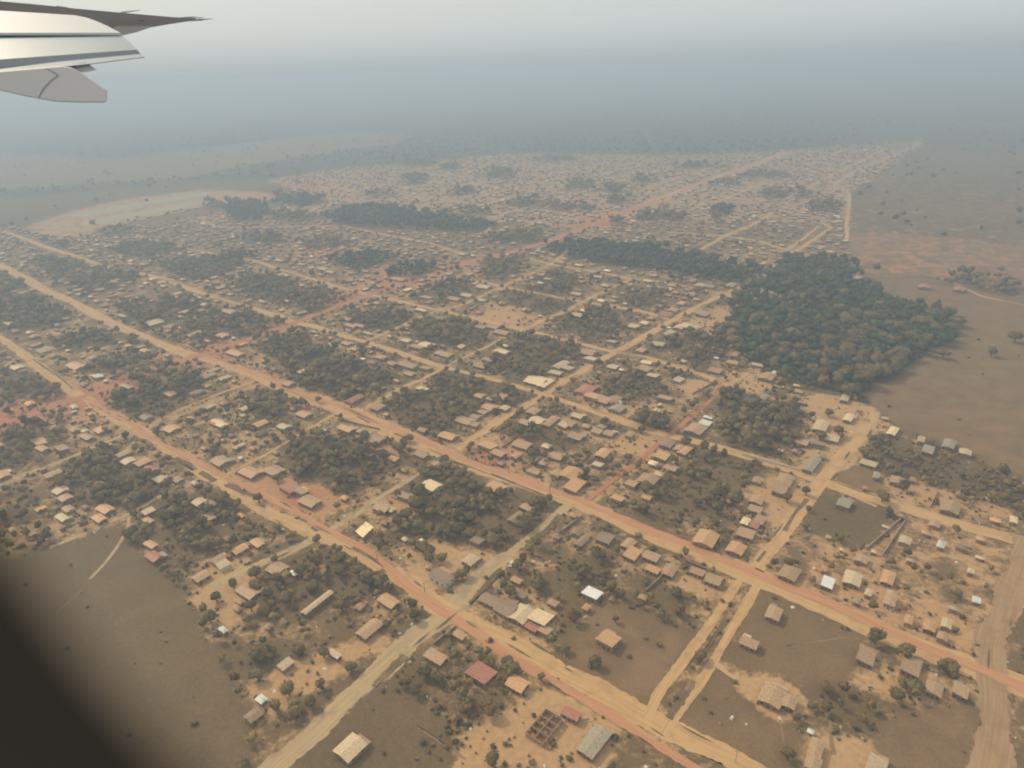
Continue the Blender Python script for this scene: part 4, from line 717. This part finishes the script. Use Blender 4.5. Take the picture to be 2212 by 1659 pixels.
# ---------------- low scrub (uncountable) and the countable round bushes of the yards
lodC = [crown(90 + i, 1, 14, 5, .8, .25) for i in range(5)]
cand = np.stack([rng.uniform(-420, 620, 30000), rng.uniform(150, 760, 30000)], 1); cu, cd = PX(np.concatenate([cand, np.zeros((len(cand), 1))], 1))
ok = (cd > 5) & (cu[:, 0] > -60) & (cu[:, 0] < 2270) & (cu[:, 1] < 1700) & (cu[:, 1] > 560); cand, cu = cand[ok], cu[ok]; zs, zb, zr = zone_at(cu)
ok = rng.random(len(cu)) < np.where(zb > .5, .008, np.where(zs > .85, .06, np.where(zs < .1, .03, .42))); cand, cu = cand[ok], cu[ok]; rc = road_clear(cand)
VV, FF, CC, off = [], [], [], 0
for (x, y), q in zip(cand, rc):
    if q < .8 or near_house(x, y, .3): continue
    d = random.uniform(.9, 2.8) * (1.3 if random.random() < .2 else 1); V, F = random.choice(lodC); an = random.uniform(0, 6.28); ca, sa = math.cos(an), math.sin(an)
    W = V * [d * .6, d * .6, d * .5]; W = np.stack([W[:, 0] * ca - W[:, 1] * sa + x, W[:, 0] * sa + W[:, 1] * ca + y, np.maximum(W[:, 2] + d * .25, .05)], 1)
    VV.append(W); FF.append(F + off); off += len(V); c = (lc_[random.randrange(4)] * .6 + np.array([.10, .085, .055]) * .5) * random.uniform(.8, 1.3); CC.append(np.tile([*c, 1], (len(V), 1)))
fo = np_mesh('scrub', np.concatenate(VV), np.concatenate(FF), M_far_t, ('tint', np.concatenate(CC))); tag(fo, 'low dusty scrub scattered over yards and verges', 'scrub', kind='stuff')
bushes = [plain_mesh('bush', *crown(120 + i, 2, 120, 6, .8, .14), M_leaf[(i + 1) % 3]) for i in range(4)]
for k, (u, v) in enumerate(SPOTS):
    x, y = G(u, v); d = random.uniform(1.6, 3.0); o = bpy.data.objects.new('bush', bushes[k % 4]); C.objects.link(o); o.location = (x, y, d * .28); o.rotation_euler = (0, 0, random.uniform(0, 6)); o.scale = (d * .6, d * .6, d * .45)
    o['group'] = 'round bushes in the yards'; LABELED.append((o, 'low round bush', 'bush', u, v))

# ---------------- small yard clutter nobody could count
cand = np.stack([rng.uniform(-420, 620, 16000), rng.uniform(150, 700, 16000)], 1); cu, cd = PX(np.concatenate([cand, np.zeros((len(cand), 1))], 1))
ok = (cd > 5) & inpoly(cu, TOWN) & (cu[:, 0] > -60) & (cu[:, 0] < 2270) & (cu[:, 1] < 1700); cand, cu = cand[ok], cu[ok]; zs, zb, zr = zone_at(cu)
ok = rng.random(len(cu)) < np.where((zs > .3) & (zs < 1.05), .30, .02); cand = cand[ok]; rc = road_clear(cand); cv, cf, cc = [], [], []
for (x, y), q in zip(cand, rc):
    if q < .5 or near_house(x, y, .2): continue
    a, b, h_ = random.uniform(.25, 1.1), random.uniform(.25, .9), random.uniform(.15, .9); an = random.uniform(0, 3.1); ca, sa = math.cos(an), math.sin(an); k = len(cv); tp = random.uniform(.45, 1)
    for z_, f_ in ((0, 1), (h_, tp)):
        for p, q_ in ((-a, -b), (a, -b), (a, b), (-a, b)): cv.append((x + f_ * (p * ca - q_ * sa), y + f_ * (p * sa + q_ * ca), z_))
    cf += [tuple(k + i for i in f) for f in ((4, 5, 6, 7), (0, 1, 5, 4), (1, 2, 6, 5), (2, 3, 7, 6), (3, 0, 4, 7))]
    cc += [(*random.choice(((.6, .56, .46), (.36, .24, .14), (.10, .08, .06), (.5, .38, .24), (.22, .16, .1), (.14, .12, .08), (.3, .2, .12))), 1)] * 8
fo = np_mesh('yard_clutter', np.array(cv), np.array(cf), M_far_h, ('tint', np.array(cc))); tag(fo, 'scattered heaps, bricks and bits lying in the yards', 'clutter', kind='stuff')

# ---------------- palm tree
px_, py_ = G(1853, 905); pe = empty('palm_tree', (px_, py_, 0)); m = MB(); m.tube([(0, 0, 0), (.2, .1, 2.5), (.3, .3, 5), (.5, .3, 6.6)], [.28, .2, .17, .15], 8); m.build('trunk', M_trunk, pe)
for k in range(13):
    a = k * 2 * math.pi / 13 + random.uniform(-.15, .15); up = random.uniform(.3, 1.0); L_ = 3.4; fr = MB(); pv = []
    for s in range(8):
        t = s / 7; pv.append((.5 + math.cos(a) * L_ * t, .3 + math.sin(a) * L_ * t, 6.6 + up * 1.6 * t * 1.4 - 2.6 * t * t))
    for s in range(7):
        for sd in (-1, 1):
            wd = .55 * math.sin(math.pi * min(1, (s + 1) / 7.5)) + .12; p, q = pv[s], pv[s + 1]; nrm = (-math.sin(a) * sd * wd, math.cos(a) * sd * wd)
            fr.poly([p, q, (q[0] + nrm[0], q[1] + nrm[1], q[2] - .25), (p[0] + nrm[0], p[1] + nrm[1], p[2] - .25)])
    fr.build('frond', M_leaf[1], pe)
tag(pe, 'palm tree with spreading fronds on pale sand beside the cream roof', 'palm tree')

# ================================================================== POLES, VEHICLES
M_pole = mat('bleached_pole', (.40, .36, .30), (.30, .26, .21), scale=3); M_pole_d = mat('dark_pole', (.10, .08, .065), (.15, .12, .1), scale=3); M_cer = mat('insulator', (.5, .48, .44))
POLES = [('M',1385,1505,75,0),('M',972,1340,85,0),('M',603,1192,42,0),('M',742,1202,42,0),('M',818,1322,40,1),('M',967,1058,46,0),('M',1083,1412,42,1),('M',1350,1532,40,1),('M',1348,1205,36,0),('m',1060,252,52,0),('m',540,518,58,1),('m',745,527,62,0),('m',1050,742,64,0),('m',1442,966,48,0),('m',396,802,68,0),('m',1630,80,66,0),('m',1881,52,52,0),('m',1316,30,30,0),('m',236,330,32,1),('r',240,282,90,0),('r',1086,622,74,0),('r',340,1622,72,0),('R',1106,1492,60,0),('R',740,796,46,0),('M',282,552,70,1),('M',1882,165,52,1),('M',256,940,28,1),('M',1695,1590,50,0),('M',1675,680,40,1),('M',150,1020,34,1)]
for k, (tl, x, y, hp, dk) in enumerate(POLES):
    u, v = T(tl, x, y); c = G(u, v); a, _ = PX(np.array([[*c, 0], [*c, 1.0]])); hgt = min(13, max(6, hp * K3 / np.linalg.norm(a[1] - a[0])))
    e = empty('utility_pole', (*c, 0), A2); mm = M_pole_d if dk else M_pole
    m = MB(); m.tube([(0, 0, 0), (0, 0, hgt)], [.17, .11], 8); m.build('post', mm, e); m = MB(); m.box(-.9, .9, .12, .24, hgt - .75, hgt - .6); ca_ = m.build('crossarm', M_wood, e)
    for xx in (-.8, 0, .8):
        m = MB(); m.tube([(xx, .18, hgt - .6), (xx, .18, hgt - .38)], [.05, .035], 6); m.build('insulator', M_cer, ca_)
    e['group'] = 'utility poles along the dirt roads'; LABELED.append((e, ('dark' if dk else 'pale') + ' wooden utility pole', 'utility pole', u, v))
M_paintw = mat('dusty_white_paint', (.62, .58, .48), rough=.4, spec=.5); M_glass = mat('vehicle_glass', (.03, .035, .04), rough=.15, spec=.6); M_tyre = mat('tyre_rubber', (.02, .02, .02)); M_paintc = mat('cream_paint', (.62, .50, .32), rough=.4, spec=.5)
def vehicle(name, u, v, rz, L_, W_, profile, paint, glasses, label, cat, roofpaint=None):
    c = G(u, v); e = empty(name, (*c, 0.02), rz); m = MB(); m.prism([(x, -W_ / 2, z) for x, z in profile], [(x, W_ / 2, z) for x, z in profile]); m.build('body', paint, e)
    for nm, pts in glasses: g_ = MB(); g_.poly(pts); g_.build(nm, M_glass, e)
    for x in (-L_ * .32, L_ * .32):
        for s in (-1, 1):
            w_ = MB(); w_.tube([(x, s * (W_ / 2 - .16), .33), (x, s * (W_ / 2 + .03), .33)], [.33, .33], 14); wo2 = w_.build('wheel', M_tyre, e); r_ = MB(); r_.tube([(x, s * (W_ / 2 + .02), .33), (x, s * (W_ / 2 + .045), .33)], [.18, .18], 10); r_.build('rim', M_concrete, wo2)
    for s in (-1, 1): l_ = MB(); l_.box(L_ / 2 - .02, L_ / 2 + .03, s * W_ * .36 - .14, s * W_ * .36 + .14, .62, .82); l_.build('headlight', M_cer, e)
    tag(e, label, cat); return e
def van(u, v, paint, label, cat, L_=4.9, W_=1.8, z=2.0):
    h = L_ / 2; prof = [(-h, .3), (h, .3), (h, .95), (h - .35, 1.1), (h - .95, z), (-h + .1, z), (-h, 1.2)]; y = W_ / 2 + .006
    gl = [('windscreen', [(h - .37 + .02, -W_ * .44, 1.14), (h - .37 + .02, W_ * .44, 1.14), (h - .9 + .02, W_ * .42, z - .1), (h - .9 + .02, -W_ * .42, z - .1)])]
    for s in (-1, 1): gl.append(('side_window', [(h - 1.1, s * y, 1.15), (h - 1.3, s * y, z - .2), (-h + .4, s * y, z - .2), (-h + .4, s * y, 1.15)]))
    return vehicle('van', u, v, A1 + math.pi, L_, W_, prof, paint, gl, label, cat)
van(*T('M', 1264, 1332), M_paintw, 'white minivan, left of the two parked on the bare plot', 'van'); van(*T('M', 1306, 1336), M_paintc, 'longer cream van, right of the two parked on the bare plot', 'van', 5.6, 1.9, 2.15)
h = 2.5; prof = [(-h, .45), (h, .45), (h, .95), (h - 1.2, 1.05), (h - 1.75, 1.7), (h - 3.0, 1.7), (h - 3.1, 1.0), (-h, 1.0)]
vehicle('pickup', *T('m', 1098, 343), math.radians(72) + math.pi, 5.0, 1.8, prof, M_paintw, [('windscreen', [(h - 1.22, -.75, 1.1), (h - 1.22, .75, 1.1), (h - 1.7, .7, 1.62), (h - 1.7, -.7, 1.62)]), ('side_window', [(h - 1.4, -.906, 1.1), (h - 1.8, -.906, 1.6), (h - 2.9, -.906, 1.6), (h - 2.9, -.906, 1.1)]), ('rear_window', [(h - 3.08, -.7, 1.15), (h - 3.08, .7, 1.15), (h - 3.02, .7, 1.6), (h - 3.02, -.7, 1.6)])], 'white pickup driving on the pale sandy road', 'pickup')

# ================================================================== AIRCRAFT WING (flaps down) and cabin window surround
def Z(x, y): return x * .4069 * .54004, y * .4069 * .54004        # measured on an enlarged crop of the corner
M_wg = mat('wing_grey_paint', (.52, .60, .74), (.56, .64, .78), scale=.8, rough=.45, spec=.4); M_wl = mat('wing_light_paint', (.17, .25, .31), (.19, .27, .335), scale=.7, rough=.4, spec=.4)
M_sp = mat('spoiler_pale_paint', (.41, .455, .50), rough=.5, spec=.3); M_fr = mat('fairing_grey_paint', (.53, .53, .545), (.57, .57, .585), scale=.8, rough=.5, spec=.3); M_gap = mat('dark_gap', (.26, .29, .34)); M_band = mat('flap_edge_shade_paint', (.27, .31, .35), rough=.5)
wing = empty('airplane_wing', tuple(P3(0, 80, 13.5)))
def plate(name, pts, depths, thick, m, parent=wing, bevel=0, out=None):
    """solid panel: outline points with their own distances, thickness pushed away along 'out'"""
    A = [P3(*Z(*p), d) for p, d in zip(pts, depths)]
    c0 = np.mean(A, 0); nv = np.linalg.svd(np.array(A) - c0)[2][2]; o0 = np.array([0, 0, H]); A = [o0 + (q - o0) * (nv @ (c0 - o0)) / (nv @ (q - o0)) for q in A]   # one flat panel
    m_ = np.mean(A, 0) - [0, 0, H]; o_ = m_ / np.linalg.norm(m_) if out is None else out
    B = [a + o_ * thick for a in A]; loc = np.array(wing.location)
    mb = MB(); mb.prism([a - loc for a in B], [a - loc for a in A]); o = mb.build(name, m, parent)
    if bevel:
        bv = o.modifiers.new('bevel', 'BEVEL'); bv.width = bevel; bv.segments = 3; bv.limit_method = 'ANGLE'
    return o
UPW = R @ np.array([0, 1., 0])
def dep(x, near=13.0, far=23.0, x0=0, x1=2000): return near + (far - near) * max(-.15, (x - x0) / (x1 - x0))
dark = [(-250, -6), (0, 12), (300, 38), (600, 68), (760, 86), (1200, 125), (1600, 160), (1880, 182), (1995, 197), (1990, 203), (1850, 210), (1650, 240), (1480, 270), (1340, 318), (1210, 348), (1100, 300), (1000, 240), (850, 175), (740, 158), (0, 110), (-250, 92)]
wp = plate('wing_panel', dark, [dep(x, 17.0, 24) for x, y in dark], .10, M_wg)
ail = [(1150, 255), (1490, 257), (1480, 268), (1340, 316), (1212, 345), (1170, 318), (1110, 275)]
plate('aileron', ail, [dep(x, 16.8, 23.8) for x, y in ail], .04, mat('aileron_paint', (.46, .45, .44), rough=.5))
fc = [(1345, 162), (1460, 166), (1400, 208), (1358, 200)]; plate('hinge_fairing', fc, [dep(x, 16.8, 23.8) for x, y in fc], .08, M_gap)
sp = [(-420, 90), (-250, 94), (0, 104), (300, 122), (740, 150), (850, 172), (960, 212), (1050, 252), (1185, 322), (-420, 322)]
plate('spoiler', sp, [14.2 - .7 * (y - 92) / 230 for x, y in sp], .05, M_sp, out=-UPW)
gp_ = [(-250, 318), (1188, 320), (1200, 348), (-250, 352)]; plate('flap_cove', gp_, [14.1] * 4, .1, M_gap)
fl = [(-250, 336), (1190, 340), (1225, 368), (1350, 488), (-250, 604)]
plate('flap', fl, [13.6, 13.6, 13.5, 12.95, 12.75], .018, M_wl, out=-UPW)
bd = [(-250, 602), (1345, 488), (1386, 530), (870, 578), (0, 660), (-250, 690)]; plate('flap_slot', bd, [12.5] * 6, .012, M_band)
af = [(-250, 645), (0, 640), (870, 572), (1383, 531), (1420, 559), (870, 628), (0, 716), (-250, 742)]
plate('aft_flap', af, [12.9 - .35 * k_ for k_ in (0, 0, 0, 0, .45, .8, 1, 1)], .015, M_wl, out=-UPW)
fp = [(-250, 700), (0, 700), (600, 648), (700, 660), (790, 706), (1000, 850), (1055, 878), (1054, 985), (1035, 1008), (850, 1009), (700, 1006), (550, 1000), (380, 972), (200, 935), (0, 890), (-250, 815)]
fa = plate('flap_track_fairing', fp, [12.45] * len(fp), .34, M_fr, bevel=.05)
sm = [(460, 668), (560, 725), (575, 745), (500, 800), (430, 880), (385, 960), (372, 960), (415, 875), (490, 795), (560, 745), (545, 728), (450, 672)]; plate('seam', sm, [12.443] * len(sm), .004, M_gap, parent=fa)
br = [(600, 640), (845, 610), (952, 688), (862, 708), (770, 712), (700, 700)]; plate('flap_bracket', br, [12.7] * len(br), .12, M_fr)
loc0 = np.array(wing.location)
for p, q in (((1190, 125), (1380, 99)), ((1770, 178), (1930, 163)), ((1850, 184), (2000, 169)), ((1950, 193), (2090, 185)), ((560, 66), (660, 73))):
    m = MB(); m.tube([P3(*Z(*p), dep(p[0], 17.0, 24)) - loc0, P3(*Z(*q), dep(p[0], 17.0, 24) + .2) - loc0], [.03, .008], 6); m.build('static_wick', M_gap, wing)
tag(wing, 'grey and white airplane wing with lowered flaps at the upper left', 'airplane wing')
# cabin window surround: rounded opening 26 x 36 cm just in front of the lens, only its lower left corner is in view
M_trim = mat('dark_window_trim', (.030, .028, .023), (.042, .038, .031), scale=20, rough=.8, spec=.1)
def rrect(cx, cy, wx, wy, r, n=14):
    pts = []
    for k, (sx_, sy_) in enumerate(((1, 1), (-1, 1), (-1, -1), (1, -1))):
        for j in range(n + 1): a = math.pi / 2 * (k + j / n); pts.append((cx + sx_ * (wx - r) + r * math.cos(a), cy + sy_ * (wy - r) + r * math.sin(a)))
    return pts
wf = empty('window_frame', tuple(cam.matrix_world @ Vector((.09, .12, -.05)))); wf.matrix_world = Matrix.Translation(wf.location) @ cam.matrix_world.to_3x3().to_4x4()
ccx, ccy, hw, hhh = .0993, .1323, .155, .200
rings = [(0, 0.000, 0, .13), (.004, .000, .0, .13), (.012, .008, .0, .132), (.030, .016, 0, .14), (.034, .012, 0, .14), (.034, -.006, 0, .14), (.004, -.004, 0, .13), (0, 0, 0, .13)]
for nm, rr in (('trim_ring', rings[:4]), ('outer_panel', [(.030, .0165, 0, .14), (.055, .018, 0, .15), (.055, -.006, 0, .15), (.004, -.004, 0, .13)])):
    V = []; F = []
    for g_, z_, _, r_ in rr: V += [(x - .09, y - .12, -.045 + z_ + .05) for x, y in rrect(ccx, ccy, hw + g_, hhh + g_, r_)]
    n = len(V) // len(rr)
    for a in range(len(rr) - 1):
        for j in range(n): F.append((a * n + j, a * n + (j + 1) % n, (a + 1) * n + (j + 1) % n, (a + 1) * n + j))
    mesh_obj(nm, V, F, M_trim, wf, True)
tag(wf, 'dark blurred rounded corner of the cabin window surround at the lower left', 'window frame')

# ================================================================== HAZE
hz = MB(); hz.box(-42500, 42500, -2000, 52500, -1, H + 22)
M_haze = bpy.data.materials.new('haze_air'); M_haze.use_nodes = True; nt = M_haze.node_tree; nt.nodes.clear()
pv_ = nt.nodes.new('ShaderNodeVolumePrincipled'); pv_.inputs['Color'].default_value = (.64, .815, 1.0, 1); pv_.inputs['Density'].default_value = .00048; pv_.inputs['Anisotropy'].default_value = .15
mo = nt.nodes.new('ShaderNodeOutputMaterial'); nt.links.new(pv_.outputs[0], mo.inputs['Volume'])
ho = hz.build('haze', M_haze); tag(ho, 'pale dry season haze over the whole town', 'haze', kind='stuff')

# ================================================================== LABELS
LM = [(1040,1452,'the big dusty red roof'),(1315,1378,'the orange roof in the brown field'),(1279,1280,'the bright white roof'),(1180,1575,'the roofless brick house'),(977,1325,'the near red crossroads'),(685,1298,'the long narrow pale shed'),(787,1147,'the nearest glinting roof'),
 (565,935,'the glinting twin roofs'),(332,1198,'the red roof by the open field'),(455,1235,'the lower left sandy yards'),(590,1435,'the bottom left yard'),(700,1156,'the left sandy crossroads'),(930,1046,'the white-walled two-tone house'),(430,770,'the red earth junction'),(190,857,'the far left red junction'),
 (640,696,'the upper red junction'),(1075,680,'the sand football pitch'),(912,838,'the bright cream roof by the side road'),(960,790,'the crossroads below the pitch'),(1165,822,'the large cream roofs'),(1262,842,'the dusty red roof by the sandy road'),(1400,885,'the two tall trees'),(1165,998,'the parked vans'),
 (1235,1022,'the big orange tan roof'),(1340,757,'the upper sandy crossroads'),(1438,676,'the white-walled red house'),(1610,620,'the top left of the dark wood'),(1760,720,'the dark wood'),(1853,900,'the palm tree'),(1770,1045,'the pale road fork'),(1825,1085,'the grey roof on dark grass'),(1928,930,'the cream roof at the field edge'),
 (2073,623,'the red barn roof'),(1790,1256,'the white gabled roof'),(1925,1290,'the white-walled house at right'),(1690,1500,'the sandy compound'),(1612,1390,'the two houses on the dark field'),(1865,1415,'the edge of the dark field'),(1620,1128,'the cream and red roofs'),(2020,1345,'the three pale roofs at right'),(2150,1450,'the right edge crossroads'),
 (1720,500,'the far street loop'),(1400,440,'the far straight road'),(1250,1080,'the main road junction'),(480,1030,'the left tree lined blocks'),(300,480,'the grass airstrip'),(2020,1150,'the right-hand sandy plots'),(1790,1640,'the bottom right houses'),(1570,480,'the far flat-topped tree'),(1120,1345,'the cream gabled roofs by the road'),
 (1360,1205,'the orange tan roof row'),(880,960,'the middle of the main road'),(700,1060,'the red earth yards'),(1640,980,'the grove beside the pale houses'),(60,1050,'the far left edge'),(60,700,'the left edge streets'),(2090,1010,'the shrub belt at right'),(1480,1300,'the scrubby plots'),(860,1470,'the pale road at the bottom')]
lmx = np.array([(a, b) for a, b, _ in LM], float); groups = {}
for o, look, cat, u, v in LABELED:
    k = int(np.argmin((lmx[:, 0] - u) ** 2 + ((lmx[:, 1] - v) * 1.2) ** 2)); groups.setdefault((look, cat, k), []).append((u, v, o))
ORD = ['', 'second', 'third', 'fourth', 'fifth', 'sixth', 'seventh', 'eighth', 'ninth', 'tenth', 'eleventh', 'twelfth', 'thirteenth', 'fourteenth', 'fifteenth', 'sixteenth', 'seventeenth', 'eighteenth', 'nineteenth', 'twentieth']
for (look, cat, k), L_ in groups.items():
    L_.sort(key=lambda t: t[0]); n = len(L_); L_ = [(int(u), v, o) for u, v, o in L_]
    for i, (u, v, o) in enumerate(L_):
        if n == 1: s = f'{look} near {LM[k][2]}'
        elif n == 2: s = f'{look}, {("left", "right")[i]} of the two near {LM[k][2]}'
        elif i == 0: s = f'{look}, leftmost near {LM[k][2]}'
        elif i == n - 1: s = f'{look}, rightmost near {LM[k][2]}'
        elif i < 20: s = f'{look}, {ORD[i]} from left near {LM[k][2]}'
        else: s = f'{look}, {i + 1}th from left near {LM[k][2]}'
        s = ' '.join(s.split())
        if len(s.split()) > 16: s = s.replace(' with ', ', ').replace('leftmost near', 'leftmost by')
        if len(s.split()) > 16: s = s.replace(' round tree', ' tree').replace(' from left', '').replace('of the two ', '').replace('white-walled ', '')
        if len(s.split()) > 16: s = s.replace(' the ', ' ')
        o['label'] = s; o['category'] = cat
        if cat in ('house', 'shed'): o['group'] = 'low houses and sheds of the town plots'
